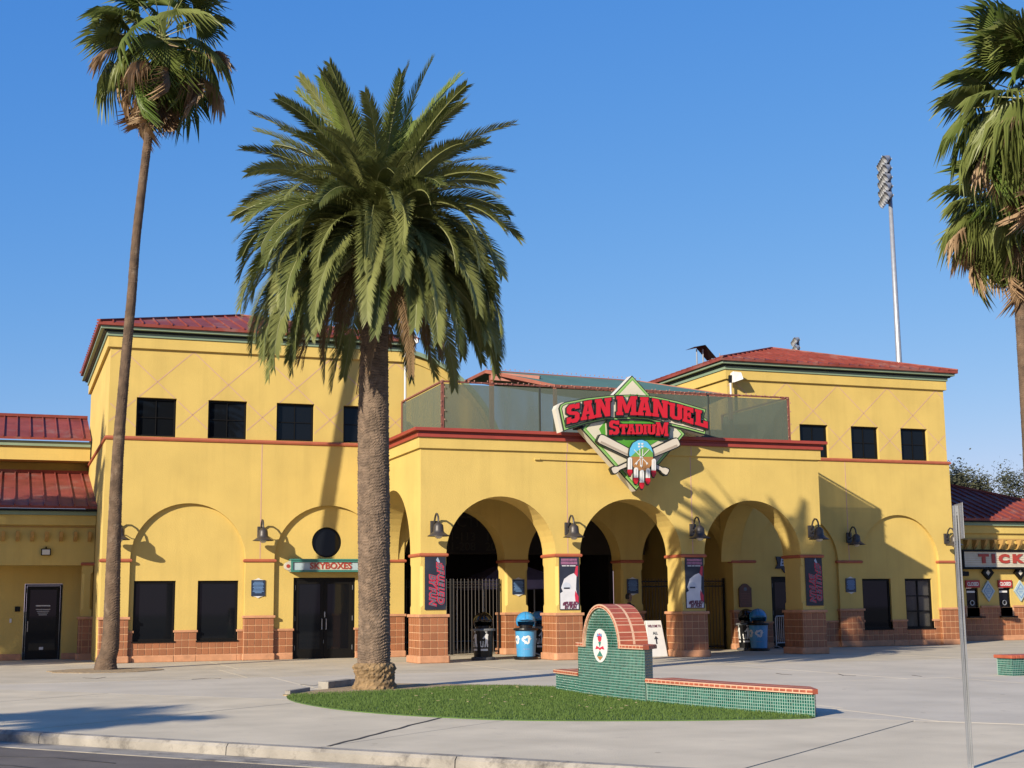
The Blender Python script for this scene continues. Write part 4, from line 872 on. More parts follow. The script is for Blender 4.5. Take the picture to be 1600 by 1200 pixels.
p = at(842,1010,39.3); bin_(p.x,39.3,-.2,DARKB,LIDB,'litter','black bin with blue helmet lid half hidden behind the sunlit recycling bin')
p = at(1186,1010,39.3); bin_(p.x,39.3,-.45,BLUEB,LIDB,'recycle','shaded blue recycling bin with helmet lid under the right porch arch')
p = at(1168,1010,39.9); bin_(p.x,39.9,-.6,DARKB,LIDK,'litter','black litter bin half hidden behind the shaded blue recycling bin')

# ------------------------------------------------------------------ crowd barriers
def barrier(p, q, lb):
    p, q = Vector((*p,0)), Vector((*q,0)); e = E('crowd_barrier', p, lb, 'barrier', 'steel crowd barriers'); d = (q-p).normalized(); L = (q-p).length
    O('barrier_frame', B().tube([p+Vector((0,0,.1)),p+Vector((0,0,1.0)),p+d*.06+Vector((0,0,1.07)),q-d*.06+Vector((0,0,1.07)),q+Vector((0,0,1.0)),q+Vector((0,0,.1))],.02,8).tube([p+Vector((0,0,.22)),q+Vector((0,0,.22))],.016,8), STEEL, e)
    me = B().tube([(0,0,.22),(0,0,1.06)],.009,6).mesh('bar'); me.materials.append(STEEL); n = int(L/.11)
    for i in range(1,n): b = O('bar', me, None, e); b.matrix_parent_inverse = INV[e.name] @ Matrix.Translation(p+d*L*i/n)
    s = Vector((-d.y,d.x,0))
    for r in (p,q): O('foot', B().tube([r-s*.3+Vector((0,0,.02)),r-s*.05+Vector((0,0,.12)),r+s*.05+Vector((0,0,.12)),r+s*.3+Vector((0,0,.02))],.017,8), STEEL, e)
p = at(833,1010,38.4); barrier((p.x,38.4),(p.x+.75,40.0),'steel crowd barrier behind the sunlit blue bin')
p = at(1213,1005,39.6); barrier((p.x,39.6),(p.x+1.7,40.4),'steel crowd barrier in front of the shaded door under the right porch arch')
p = at(1051,1010,38.6); barrier((p.x,38.6),(p.x+1.2,40.2),'steel crowd barrier showing its end left of the third porch pier')

# ------------------------------------------------------------------ tent, board, person
e = E('pop_up_tent', (16.2,46,0), 'pale violet pop-up tent in the dark concourse', 'tent'); VI = mat('tent_violet', (.30,.27,.50), .7, .1, 3)
O('tent_roof', B().add([(15.2,44.6,2.35),(18.2,44.6,2.35),(18.2,47.6,2.35),(15.2,47.6,2.35),(16.7,46.1,3.05),(15.2,44.6,2.05),(18.2,44.6,2.05),(18.2,47.6,2.05),(15.2,47.6,2.05)],[(0,1,4),(1,2,4),(2,3,4),(3,0,4),(0,5,6,1),(1,6,7,2),(2,7,8,3),(3,8,5,0)]), VI, e)
for x,y in ((15.22,44.62),(18.18,44.62),(18.18,47.58),(15.22,47.58)): O('leg', B().box(x-.02,x+.02,y-.02,y+.02,0,2.06), WHITE, e)
e = E('sandwich_board', (0,0,0), 'white WELCOME TO ALL sandwich board with an up arrow behind the tiled monument', 'sign board')
for s in (-1,1): O('panel', B().add([(-.31,s*.28,0),(.31,s*.28,0),(.31,s*.28+.03,0),(-.31,s*.28+.03,0),(-.25,s*.03,1.02),(.25,s*.03,1.02),(.25,s*.03+.03,1.02),(-.25,s*.03+.03,1.02)],[(0,3,2,1),(4,5,6,7),(0,1,5,4),(1,2,6,5),(2,3,7,6),(3,0,4,7)]), WHITE, e, bevel=.012)
sl = R(90)-math.atan(.25/1.02)
def btxt(nm, s, sz, z, m, w): me = text_mesh(s, sz, .001, .004); xs_ = [v.co.x for v in me.vertices]; k = w/(max(xs_)-min(xs_)); me.transform(Matrix.Translation((0,-.285+.245*z,z)) @ Matrix.Rotation(sl,4,'X') @ Matrix.Diagonal((k,1,1,1))); O(nm, me, m, e)
btxt('lettering','WELCOME TO',.1,.86,MAR,.42); btxt('lettering','ALL',.11,.66,NAVY,.16)
me = B().prism([[(-.02,0),(.02,0),(.02,.14),(.07,.14),(0,.24),(-.07,.14),(-.02,.14)]], lambda a,c: (a,c,.002), lambda a,c: (a,c,0)).mesh('arrow'); me.transform(Matrix.Translation((0,-.287+.245*.36,.36)) @ Matrix.Rotation(sl,4,'X')); O('arrow', me, NAVY, e)
p = at(1021,1000,36.9); e.location = (p.x,36.9,0); e.rotation_euler = (0,0,.05)

def person(x, y, rz):
    e = E('person', (0,0,0), 'person with dark hair in dark clothes standing behind the tiled monument', 'person')
    V = [(0,0,.95),(0,0,1.12),(0,-.01,1.32),(0,0,1.46),(0,0,1.53),(.10,0,.90),(.105,-.02,.50),(.11,.02,.09),(.12,-.14,.03),(-.10,0,.90),(-.11,-.01,.50),(-.12,.03,.09),(-.13,-.13,.03),
         (.19,0,1.42),(.25,.01,1.14),(.24,-.10,.90),(-.19,0,1.42),(-.25,.01,1.14),(-.24,-.10,.90)]
    Rr = [.14,.125,.15,.075,.058,.095,.062,.045,.035,.095,.062,.045,.035,.062,.043,.030,.062,.043,.030]
    Ed = [(0,1),(1,2),(2,3),(3,4),(0,5),(5,6),(6,7),(7,8),(0,9),(9,10),(10,11),(11,12),(2,13),(13,14),(14,15),(2,16),(16,17),(17,18)]
    me = bpy.data.meshes.new('body'); me.from_pydata(V, Ed, []); o = bpy.data.objects.new('body', me); COL.objects.link(o); o.parent = e
    sk_ = o.modifiers.new('skin','SKIN'); 
    if not me.skin_vertices: 
        bm = bmesh.new(); bm.from_mesh(me); bm.verts.layers.skin.verify(); bm.to_mesh(me); bm.free()
    for i,v in enumerate(me.skin_vertices[0].data): v.radius = (Rr[i],Rr[i]*(.75 if i < 3 else 1)); v.use_root = (i == 0)
    o.modifiers.new('sub','SUBSURF').levels = 2; o.modifiers['sub'].render_levels = 2; me.materials.append(mat('dark_clothes', (.02,.02,.028), .8, .1, 6))
    SKN = mat('skin', (.33,.19,.12), .5, .05, 8); HR = mat('dark_hair', (.012,.01,.009), .5, .2, 20)
    O('head', B().lathe([(.03,-.125),(.055,-.105),(.07,-.06),(.078,0),(.075,.06),(.055,.1),(.02,.118)],(0,-.01,1.66),20).add([(-.014,-.085,1.64),(.014,-.085,1.64),(0,-.112,1.645),(0,-.085,1.69)],[(0,1,2),(1,3,2),(3,0,2)]).lathe([(.004,-.03),(.018,0),(.004,.03)],(.078,0,1.66),8).lathe([(.004,-.03),(.018,0),(.004,.03)],(-.078,0,1.66),8), SKN, e, smooth=True)
    O('hair', B().lathe([(.09,-.05),(.098,.0),(.094,.06),(.07,.11),(.02,.135)],(0,.018,1.665),20), HR, e, smooth=True)
    for s in (-1,1):
        h = B().lathe([(.02,-.05),(.04,-.02),(.04,.03),(.025,.05)],(s*.24,-.115,.84),10)
        for k in range(4): h.tube([(s*.24+(k-1.5)*.018,-.12,.80),(s*.24+(k-1.5)*.019,-.13,.755),(s*.24+(k-1.5)*.018,-.125,.72-.008*(k%2))],[.0095,.009,.007],6)
        h.tube([(s*.21,-.13,.84),(s*.20,-.155,.80),(s*.205,-.16,.775)],[.011,.01,.008],6); O('hand', h, SKN, e, smooth=True)
    e.location = (x,y,0); e.rotation_euler = (0,0,rz); e.scale = (1.02,1.02,1.02)
p = at(983,937,38.9); person(p.x, 38.9, .5)

# ------------------------------------------------------------------ mosaic monument bench
def islandmat(name, cols, rough, spec=.5):
    m = bpy.data.materials.new(name); m.use_nodes = True; N = m.node_tree.nodes; L = m.node_tree.links; b = N['Principled BSDF']; b.inputs['Roughness'].default_value = rough; b.inputs['Specular IOR Level'].default_value = spec
    g = N.new('ShaderNodeNewGeometry'); cr = N.new('ShaderNodeValToRGB'); cols = [alb(c) for c in cols]; cr.color_ramp.elements[0].color = (*cols[0],1); cr.color_ramp.elements[1].color = (*cols[-1],1)
    for i,c in enumerate(cols[1:-1]): el = cr.color_ramp.elements.new((i+1)/(len(cols)-1)); el.color = (*c,1)
    L.new(g.outputs['Random Per Island'], cr.inputs[0]); L.new(cr.outputs[0], b.inputs['Base Color']); return m
MOS = islandmat('green_mosaic', [(.004,.055,.042),(.006,.10,.075),(.010,.135,.10),(.005,.075,.06),(.02,.17,.13)], .16, .6); MGR = mat('mosaic_grout', (.27,.40,.34), .8, .12, 4)
BRICK = mat('cap_brick', (.40,.095,.045), .5, .14, 6, .1, 30, orand=.16); CGR = mat('cap_grout', (.66,.42,.28), .9, .1, 9)
def xf(y): return 9.30+.0258*(22-y)**2
def bench(e, y0, y1, zt, th, fx, capz=True, seg=.042, skip=None):
    """curved wall between y0..y1 with face x=fx(y); returns tile soup added to MT"""
    n = max(2,int((y1-y0)/.2)); ys_ = [y0+(y1-y0)*i/n for i in range(n+1)]
    O('bench_core', B().xy([[(fx(y),y) for y in ys_]+[(fx(y)+th,y) for y in reversed(ys_) if y > y0+.5]+[(fx(y0)+.22,y0+.32)]], 0, zt), MGR, e)
MT = B(); rnd = random.Random(5)
def mtile(c, u, n, w, h):
    """small glazed tile: centre, in-plane direction, outward normal"""
    c, u, n = Vector(c), Vector(u), Vector(n); v = Vector((0,0,1)); t = .004; a, b_ = w/2, h/2; j = (u*rnd.gauss(0,.02)+v*rnd.gauss(0,.02)); nn = n+j
    f = [c+u*sx*a+v*sy*b_ for sx,sy in ((-1,-1),(1,-1),(1,1),(-1,1))]
    g = [c+nn*t+u*sx*a*.86+v*sy*b_*.86-n*(u*sx*a+v*sy*b_).dot(j) for sx,sy in ((-1,-1),(1,-1),(1,1),(-1,1))]
    MT.add(f+g, [(4,5,6,7),(0,1,5,4),(1,2,6,5),(2,3,7,6),(3,0,4,7)])
def mface(fx, y0, y1, z0, zfun, off=0, s=.0425):
    y = y0+s/2
    while y < y1:
        d = Vector((fx(y+.01)-fx(y-.01), .02, 0)).normalized(); n = Vector((-d.y, d.x, 0)); z = z0+s/2
        while z < zfun(y)-s*.3:
            mtile((fx(y)+n.x*off, y+n.y*off, z), -d, n, s*.72, s*.82); z += s
        y += s
MON = E('mosaic_monument', (9.6,20,0), 'green mosaic bench with arched fin and round medallion beside the lawn', 'monument')
YA, YB, F0, F1, BH, SHZ = 16.25, 23.45, 19.83, 22.20, .30, .80
AC, AR = 21.22, .64
bench(MON, YA, YB, BH, .42, xf)
ys_ = [F0+(F1-F0)*i/12 for i in range(13)]
O('fin_core', B().xy([[(xf(y)-.03,y) for y in ys_]+[(xf(y)+.40,y) for y in reversed(ys_) if y > F0+.5]+[(xf(F0)+.27,F0+.34)]], .0, SHZ), MGR, MON)
al = [(AC+AR*math.cos(R(180*i/24)), SHZ+AR*math.sin(R(180*i/24))) for i in range(25)]
O('arch_core', B().prism([al], lambda y,z: (xf(y)-.03,y,z), lambda y,z: (xf(y)+.40,y,z)), MGR, MON)
zf = lambda y: SHZ+(math.sqrt(max(0,AR**2-(y-AC)**2)) if abs(y-AC) < AR else 0)
fin = lambda y: xf(y)-.03
mface(xf, YA, F0-.005, 0, lambda y: BH); mface(xf, F1, YB, 0, lambda y: BH); mface(fin, F0, F1, 0, zf)
EU, EN = Vector((.22,.32,0)).normalized(), Vector((.32,-.22,0)).normalized(); FU, FN = Vector((.30,.34,0)).normalized(), Vector((.34,-.30,0)).normalized()
for k in range(10):                                                        # slanting end faces
    if k < 9:
        for r_ in range(7): mtile(Vector((xf(YA),YA,.02+r_*.0425))+EU*(.021+k*.0425), EU, EN, .034, .034)
    for r_ in range(11): mtile(Vector((xf(F0)-.03,F0,BH+.08+r_*.0425))+FU*(.021+k*.0425), FU, FN, .034, .034)
O('mosaic_tiles', MT, MOS, MON, kind='stuff', fix=False)
def capbrick(par, y0, y1, z0, z1, fx, o0, o1, g=.010):
    ya, yb = y0+g, y1-g; h = (z1-z0); pr = [(o0+.02,z0),(o0,z0+h*.35),(o0+.004,z0+h*.75),(o0+.03,z1),(o1-.03,z1),(o1,z0+h*.7),(o1,z0)]
    n = len(pr); lim = CUT
    vs = [(fx(y)+min(a, lim(y)-(.0 if a > .3 else .01)) if lim else fx(y)+a,y,z) for y in (ya,yb) for a,z in pr]
    O('cap_brick', B().add(vs,[tuple(range(n)),tuple(range(2*n-1,n-1,-1))]+[(i,(i+1)%n,(i+1)%n+n,i+n) for i in range(n)]), BRICK, par)
CUT = None
def capcourse(y0, y1, z0, fx, o0, o1, step=.115, hz=.065):
    n = max(1,round((y1-y0)/step)); s = (y1-y0)/n; mid = (o0+o1)/2
    ys2 = [y0+.012+(y1-y0-.024)*i/(2*n) for i in range(2*n+1)]
    bed = O('cap_bed', B().xy([[(fx(y)+o0+.005,y) for y in ys2]+[(fx(y)+o1-.006,y) for y in reversed(ys2) if not CUT or y > y0+.55]], z0+.001, z0+hz-.002), CGR, MON)
    for i in range(n): capbrick(bed, y0+i*s, y0+(i+1)*s, z0, z0+hz, fx, o0, mid-.004); capbrick(bed, y0+i*s, y0+(i+1)*s, z0, z0+hz, fx, mid+.004, o1)
CUT = lambda y: max(.0,(y-YA+.05)*.70+.02); capcourse(YA-.03, F0-.005, BH, xf, -.045, .47); CUT = None; capcourse(F1+.02, YB+.03, BH, xf, -.045, .47)
CUT = lambda y: max(.0,(y-F0+.05)*.9+.04); capcourse(F0-.035, AC-AR-.01, SHZ, fin, -.04, .47); CUT = None; capcourse(AC+AR+.01, F1+.035, SHZ, fin, -.04, .47)
nb = 17
bed = O('arch_bed', B().prism([[(AC+(AR+.062)*math.cos(R(180*i/24)), SHZ+(AR+.062)*math.sin(R(180*i/24))) for i in range(25)]+[(AC+(AR+.002)*math.cos(R(180*i/24)), SHZ+(AR+.002)*math.sin(R(180*i/24))) for i in range(24,-1,-1)]], lambda y,z: (fin(y)-.040,y,z), lambda y,z: (fin(y)+.464,y,z)), CGR, MON)
for i in range(nb):
    for a0, a1 in ((-.045,.207),(.219,.47)):
        t0, t1 = math.pi*(i+.07)/nb, math.pi*(i+.93)/nb; vs = []
        for t in (t0,t1):
            for rr, xo in ((AR+.004,a0+.01),(AR+.03,a0),(AR+.064,a0+.02),(AR+.064,a1-.01),(AR+.03,a1),(AR+.004,a1)):
                y = AC+rr*math.cos(t); vs.append((fin(y)+xo, y, SHZ+rr*math.sin(t)))
        O('cap_brick', B().add(vs,[(0,1,2,3,4,5),(11,10,9,8,7,6)]+[(k,(k+1)%6,(k+1)%6+6,k+6) for k in range(6)]), BRICK, bed)
def fdisc(name, pts, m, off, t=.004): return O(name, B().prism([pts], lambda y,z: (fin(y)-off-t,y,z), lambda y,z: (fin(y)-off,y,z)), m, MED)
MC = (21.27,.83); MED = None
MED = O('medallion', B().prism([circ(*MC,.27,40)], lambda y,z: (fin(y)-.014,y,z), lambda y,z: (fin(y)+.01,y,z)), WHITE, MON)
y_, z_ = MC
fdisc('medallion_bloom', circ(y_,z_+.13,.07,16), BRED, .0145); fdisc('medallion_leaf', [(y_-.05,z_+.06),(y_+.05,z_+.06),(y_,z_-.02)], TEAL, .0145); fdisc('medallion_crown', [(y_-.1,z_+.14),(y_-.07,z_+.2),(y_,z_+.17),(y_+.07,z_+.2),(y_+.1,z_+.14),(y_,z_+.165)], PBL, .019)
fdisc('medallion_band', [(y_-.17,z_-.06),(y_-.12,z_-.005),(y_,z_-.035),(y_+.12,z_-.005),(y_+.17,z_-.06),(y_+.05,z_-.05),(y_,z_-.075),(y_-.05,z_-.05)], BRED, .0145); fdisc('medallion_mount', [(y_-.11,z_-.17),(y_,z_-.08),(y_+.11,z_-.17)], TEAL, .0145); fdisc('medallion_earth', [(y_-.11,z_-.175),(y_+.11,z_-.175),(y_,z_-.24)], MATS['sign_brown'], .0145)
# second bench at the right edge
B2 = E('mosaic_bench', (19.3,23.3,0), 'green mosaic bench end with red cap at the right edge', 'bench'); MT = B()
x2 = lambda y: 19.15+.02*(y-23.3)
p = at(1581,1040,23.3); X2 = p.x
O('bench_core', B().box(X2,X2+5,23.3,23.75,0,.34), MGR, B2)
for k in range(60):
    for r_ in range(8): mtile((X2+.021+k*.0425, 23.3, .02+r_*.0425), (1,0,0), (0,-1,0), .034, .034)
for k in range(10):
    for r_ in range(8): mtile((X2, 23.32+k*.0425, .02+r_*.0425), (0,1,0), (-1,0,0), .034, .034)
O('mosaic_tiles', MT, MOS, B2, kind='stuff', fix=False)
for i in range(22): O('cap_brick', B().box(X2-.04+i*.115,X2+.068+i*.115,23.25,23.8,.34,.41), BRICK, B2, bevel=.015)

# ------------------------------------------------------------------ perforated post with its sign seen edge-on
p = gnd(1517,1200); tp = at(1490.5,790,p.y); e = E('sign_post', (p.x,p.y,0), 'perforated square steel sign post standing near the kerb at the right', 'post'); h = .020
holes = [circ(0,.05+.0254*i,.0055,6) for i in range(int((tp.z-.08)/.0254))]
def sh(nm, rz):
    me = B().xz([rect(-h,h,-.1,tp.z)]+holes, -h, -h+.003).mesh(nm); me.transform(Matrix.Translation((p.x,p.y,0)) @ Matrix.Rotation(rz,4,'Z')); O(nm, me, STEEL, e)
for k in range(2): sh('perforated_face', R(-90*k-8))
me = B().box(-h+.003,h,h-.003,h,-.1,tp.z).box(h-.003,h,-h+.003,h-.003,-.1,tp.z).mesh('back_face'); me.transform(Matrix.Translation((p.x,p.y,0)) @ Matrix.Rotation(R(-8),4,'Z')); O('back_face', me, STEEL, e)
me = B().box(.0,.004,-.16,.15,-.31,0.02).mesh('plate'); me.transform(Matrix.Translation((p.x+.032,p.y,tp.z)) @ Matrix.Rotation(R(-24),4,'Z')); O('sign_plate', me, mat('plate_grey', (.33,.34,.37), .4, .08, 8, metal=.5), e, bevel=.002)

# ------------------------------------------------------------------ stadium light poles
def light_pole(Y, ptop, pbot, rows, cols, lb, wd):
    a, t = at(*pbot, Y), at(*ptop, Y); e = E('light_pole', (a.x,Y,0), lb, 'light pole', 'tall stadium light poles')
    O('pole', B().tube([(a.x,Y,-.3),(a.x,Y,t.z*.5),(a.x,Y,t.z)],[.30,.2,.12],14), STEEL, e, smooth=True)
    dv = Vector((-.86,.2,0)).normalized(); sv = Vector((.42,.90,0)).normalized()
    for r_ in range(rows):
        z = t.z-.25-r_*wd*.62
        O('crossarm', B().bar(Vector((a.x,Y,z))-sv*wd,Vector((a.x,Y,z))+sv*wd,.1), STEEL, e)
        for c in range(cols):
            q = Vector((a.x,Y,z))+sv*wd*(2*c/(cols-1)-1)+dv*.3
            me = B().lathe([(.02,-.3),(.1,-.24),(.18,-.1),(.28,.16),(.30,.18),(.27,.15),(.05,-.05)],n=14).mesh('lamp_head'); me.transform(Matrix.Translation(q) @ (dv+Vector((0,0,-.55))).to_track_quat('Z','Y').to_matrix().to_4x4()); O('lamp_head', me, STEEL, e, smooth=True)
            O('lamp_arm', B().bar(q-dv*.3, q-dv*.1, .05), STEEL, e)
light_pole(75, (1384,249), (1405,570), 5, 5, 'tall steel stadium light pole rising behind the right wing roof', 1.0)
light_pole(118, (1246,530), (1250,600), 3, 7, 'distant stadium light bank just peeking over the right wing roof', 1.3)
p = at(1097,572,43.5); e = E('roof_vent', p, 'dark tilted hood on thin legs on the right wing roof', 'vent')
O('hood', B().add([p+Vector(v) for v in ((-.45,-.3,.62),(.0,-.3,.72),(.42,-.3,.28),(.42,.4,.28),(.0,.4,.72),(-.45,.4,.62))],[(0,1,4,5),(1,2,3,4)]), FRAME, e, fix=False)
for x,z in ((-.2,.6),(.05,.62),(.42,.3)): O('leg', B().tube([p+Vector((x,0,-.4)),p+Vector((x,0,z))],.025,8), STEEL, e)
O('mast', B().tube([p+Vector((.72,0,-.4)),p+Vector((.72,0,.5))],.02,8), STEEL, e)
# ------------------------------------------------------------------ palms
FROND = leafmat('feather_frond', (.12,.150,.040), (.30,.315,.105), .45, .25); FRONDY = leafmat('young_frond', (.20,.27,.05), (.29,.34,.10), .42, .35); DEADF = leafmat('dead_frond', (.20,.125,.06), (.30,.20,.11), .8, .15)
FAN = leafmat('fan_leaf', (.115,.19,.035), (.27,.30,.09), .4, .32); DEADFAN = leafmat('dead_fan', (.38,.24,.13), (.58,.42,.26), .8, .2)
RACH = mat('rachis', (.24,.25,.09), .5, .15, 5)
def trunk_mesh(name, pts, rads, n, scar, amp, seed):
    """ring by ring trunk with leaf-scar relief"""
    rnd = random.Random(seed); P = [Vector(p) for p in pts]; L = [0]
    for a, b_ in zip(P, P[1:]): L.append(L[-1]+(b_-a).length)
    tot = L[-1]; m = int(tot/scar*3); b = B()
    row = {}
    for i in range(m+1):
        s = tot*i/m; k = max(j for j in range(len(L)-1) if L[j] <= s+1e-6); t = (s-L[k])/(L[k+1]-L[k])
        p0,p1,p2,p3 = P[max(k-1,0)],P[k],P[k+1],P[min(k+2,len(P)-1)]
        c = .5*((2*p1)+(p2-p0)*t+(2*p0-5*p1+4*p2-p3)*t*t+(3*p1-p0-3*p2+p3)*t**3); r = rads[k]+(rads[k+1]-rads[k])*t
        for q in range(n):
            a = 2*math.pi*q/n
            ph = s/scar+.35*math.sin(a*3+s*.7)+.5*(int(q*9/n)%2)+.13*math.sin(a*11+s*5); key = (math.floor(ph),int(q*9/n)); f = ph-math.floor(ph)
            if key not in row: row[key] = rnd.uniform(.4,1.25)
            rr = r+amp*row[key]*(f**1.5)-amp*.5+rnd.uniform(-.25,.25)*amp
            b.v.append((c.x+rr*math.cos(a), c.y+rr*math.sin(a), c.z))
    for i in range(m):
        for q in range(n): b.f.append((i*n+q,i*n+(q+1)%n,(i+1)*n+(q+1)%n,(i+1)*n+q))
    b.f.append(tuple(m*n+q for q in range(n)))
    return b
def feather(L, th0, th1, nl, seed, ll=.43, droop=.12, w=.0125):
    rnd = random.Random(seed); b = B(); N = 26; pos = []; p = Vector((0,0,0)); sw = rnd.uniform(-.10,.10); tw = rnd.uniform(-1.3,1.3)
    for i in range(N+1):
        u = i/N; th = th0+(th1-th0)*u**1.25; d = Vector((math.cos(th)*math.cos(sw*u*2), math.cos(th)*math.sin(sw*u*2), math.sin(th)))
        pos.append((p.copy(), d)); p = p+d*L/N
    b.tube([q[0] for q in pos[::2]], [.024*(1-.85*i/13)+.003 for i in range(14)], 5)
    fr = len(b.f)
    for i in range(nl):
        u = .10+.90*(i+.5)/nl; k = min(int(u*N),N-1); f = u*N-k; q = pos[k][0].lerp(pos[k+1][0],f); d = pos[k][1]
        side = Vector((-math.sin(sw*u*2), math.cos(sw*u*2), 0)); up = side.cross(d)*-1; up = -up if up.z*math.cos(th0) < 0 and abs(d.z) < .7 else up
        nrm = d.cross(side); roll_ = tw*u*.8; s2 = side*math.cos(roll_)+nrm*math.sin(roll_); n2 = nrm*math.cos(roll_)-side*math.sin(roll_)
        l = ll*min(1,(u-.04)*5.5)*(1-.55*max(0,(u-.45)/.55)**2)*rnd.uniform(.88,1.1); a = R(58-30*u)+rnd.gauss(0,.03)
        for sg in (-1,1):
            v = d*math.cos(a)+s2*sg*math.sin(a)*.93+n2*(.18+rnd.gauss(0,.05)); v.normalize()
            e1 = q+v*l*.5; e2 = q+v*l-Vector((0,0,droop*l*rnd.uniform(.3,1.0))); wv = v.cross(n2).normalized()*w
            k0 = len(b.v); b.v += [tuple(q-wv*.5),tuple(q+wv*.5),tuple(e1+wv),tuple(e1-wv),tuple(e2)]; b.f += [(k0,k0+1,k0+2,k0+3),(k0+3,k0+2,k0+4)]
    me = b.mesh('frond', False); return me, fr
def fan_leaf(pet, rad, spread, droop, seed, nseg=34, fold=.0):
    rnd = random.Random(seed); b = B()
    b.tube([(0,0,0),(pet*.5,0,-.02),(pet,0,-.07)],[.022,.016,.012],5)
    h = Vector((pet,0,-.07)); fr = len(b.f)
    def pt(a, r_, z=0):
        x = math.cos(a)*r_; y = math.sin(a)*r_; return Vector((h.x+x*math.cos(fold), h.y+y, h.z+z-droop*(r_/rad)**2*rad*(.55+.45*abs(math.sin(a)))-x*math.sin(fold)))
    for i in range(nseg):
        a = (-1+2*(i+.5)/nseg)*spread; da = spread/nseg; R2 = rad*(1-.25*(abs(a)/spread)**2)*rnd.uniform(.9,1.08); rm = R2*.58
        k0 = len(b.v); zf_ = .035; tip = pt(a+rnd.gauss(0,.04), R2*1.04)-Vector((0,0,R2*rnd.uniform(.05,.48)*(1+droop)))
        b.v += [tuple(h),tuple(pt(a-da,rm,-zf_)),tuple(pt(a,rm*1.02,zf_)),tuple(pt(a+da,rm,-zf_)),tuple(pt(a-da*.55,R2*.82,-zf_*.4)),tuple(pt(a+da*.55,R2*.82,-zf_*.4)),tuple(tip)]
        b.f += [(k0,k0+1,k0+2),(k0,k0+2,k0+3),(k0+1,k0+4,k0+2),(k0+2,k0+5,k0+3),(k0+2,k0+4,k0+6),(k0+2,k0+6,k0+5)]
    return b.mesh('fan_leaf', False), fr
def setmats(me, fr, m1, m2):
    me.materials.append(m1); me.materials.append(m2)
    for i, pl_ in enumerate(me.polygons): pl_.material_index = 0 if i < fr else 1
TRK = mat('palm_trunk_grey', (.21,.145,.098), .95, .35, 7, .6, 60, spots=(5,(.085,.06,.045),.55)); TRK2 = mat('palm_trunk_brown', (.14,.090,.056), .95, .4, 4, .5, 60, spots=(2.2,(.30,.225,.155),.56))
# big feather palm
FP = E('feather_palm', (6.69,26.1,0), 'large feather palm with a full round crown standing in the soil bed', 'palm tree')
O('trunk', trunk_mesh('t', [(6.70,26.1,.42),(6.70,26.1,1.5),(6.68,26.1,3.2),(6.66,26.1,5.2),(6.68,26.1,7.0),(6.70,26.1,8.7)], [.315,.30,.31,.30,.26,.31], 80, .055, .020, 4), TRK, FP, smooth=False)
O('root_boss', trunk_mesh('t', [(6.72,26.1,-.05),(6.72,26.1,.18),(6.71,26.1,.38),(6.70,26.1,.47)], [.45,.37,.40,.34], 60, .12, .05, 8), mat('root_soil', (.27,.175,.085), .95, .4, 8, .8, 30), FP)
rnd = random.Random(21); ga = 2.39996
fr_cache = {}
def fr_get(key, *a, mats=(RACH,FROND), **k):
    if key not in fr_cache:
        me, fr = feather(*a, **k); setmats(me, fr, *mats); fr_cache[key] = me
    return fr_cache[key]
NF = 205
for i in range(NF):
    u = i/(NF-1); az = i*ga+rnd.gauss(0,.10)
    cls = min(12,int(u*13)); var = i % 3
    q_ = (cls+.5)/13; th0 = R(86-112*q_**.72); span = R(20+95*min(1,q_/.5)**.8); th1 = max(th0-span, R(-89))
    ln = (3.15 if cls < 2 else 2.78+.25*(cls/13)+(.28 if cls > 8 else 0)); ln *= (.93,1.0,1.06)[var]
    me = fr_get((cls,var), ln, th0, th1, 125, cls*7+var, mats=(RACH, FRONDY if cls < 1 and var != 1 else FROND))
    o = bpy.data.objects.new('frond', me); COL.objects.link(o); o.parent = FP
    rr = .10+.26*u; o.location = (rr*math.cos(az), rr*math.sin(az), 9.15-.55*u); o.rotation_euler = (rnd.gauss(0,.12), rnd.gauss(0,.06), az)
for i in range(18):
    az = i*ga+.4; me = fr_get(('d',i%4), 1.9+.3*(i%4), R(-46), R(-90), 46, 300+i%4, mats=(DEADF,DEADF), ll=.30, droop=.5)
    o = bpy.data.objects.new('dead_frond', me); COL.objects.link(o); o.parent = FP; o.location = (.3*math.cos(az), .3*math.sin(az), 8.35); o.rotation_euler = (rnd.gauss(0,.1), rnd.gauss(0,.1), az)
b = B()
for i in range(90):
    az = i*ga; z = 7.9+1.2*i/90; b.bar((.28*math.cos(az)+6.69,.28*math.sin(az)+26.1,z-.1),(.48*math.cos(az)+6.69,.48*math.sin(az)+26.1,z+.12),.07,.03)
O('leaf_bases', b, mat('leaf_base', (.25,.15,.05), .9, .3, 6), FP, kind='stuff')
b = B()
for k in range(5):
    az = -2.2+k*.5; c = Vector((6.69+.5*math.cos(az),26.1+.5*math.sin(az),8.95))
    for j in range(60): q = c+Vector((rnd.gauss(0,.1),rnd.gauss(0,.1),rnd.gauss(-.1,.13))); b.lathe([(.002,-.02),(.016,0),(.002,.02)],q,5)
O('date_cluster', b, mat('dates', (.40,.22,.04), .5, .2, 9), FP, kind='stuff')

FP.location = (6.46,25.2,.03); FP.scale = (.9655,)*3
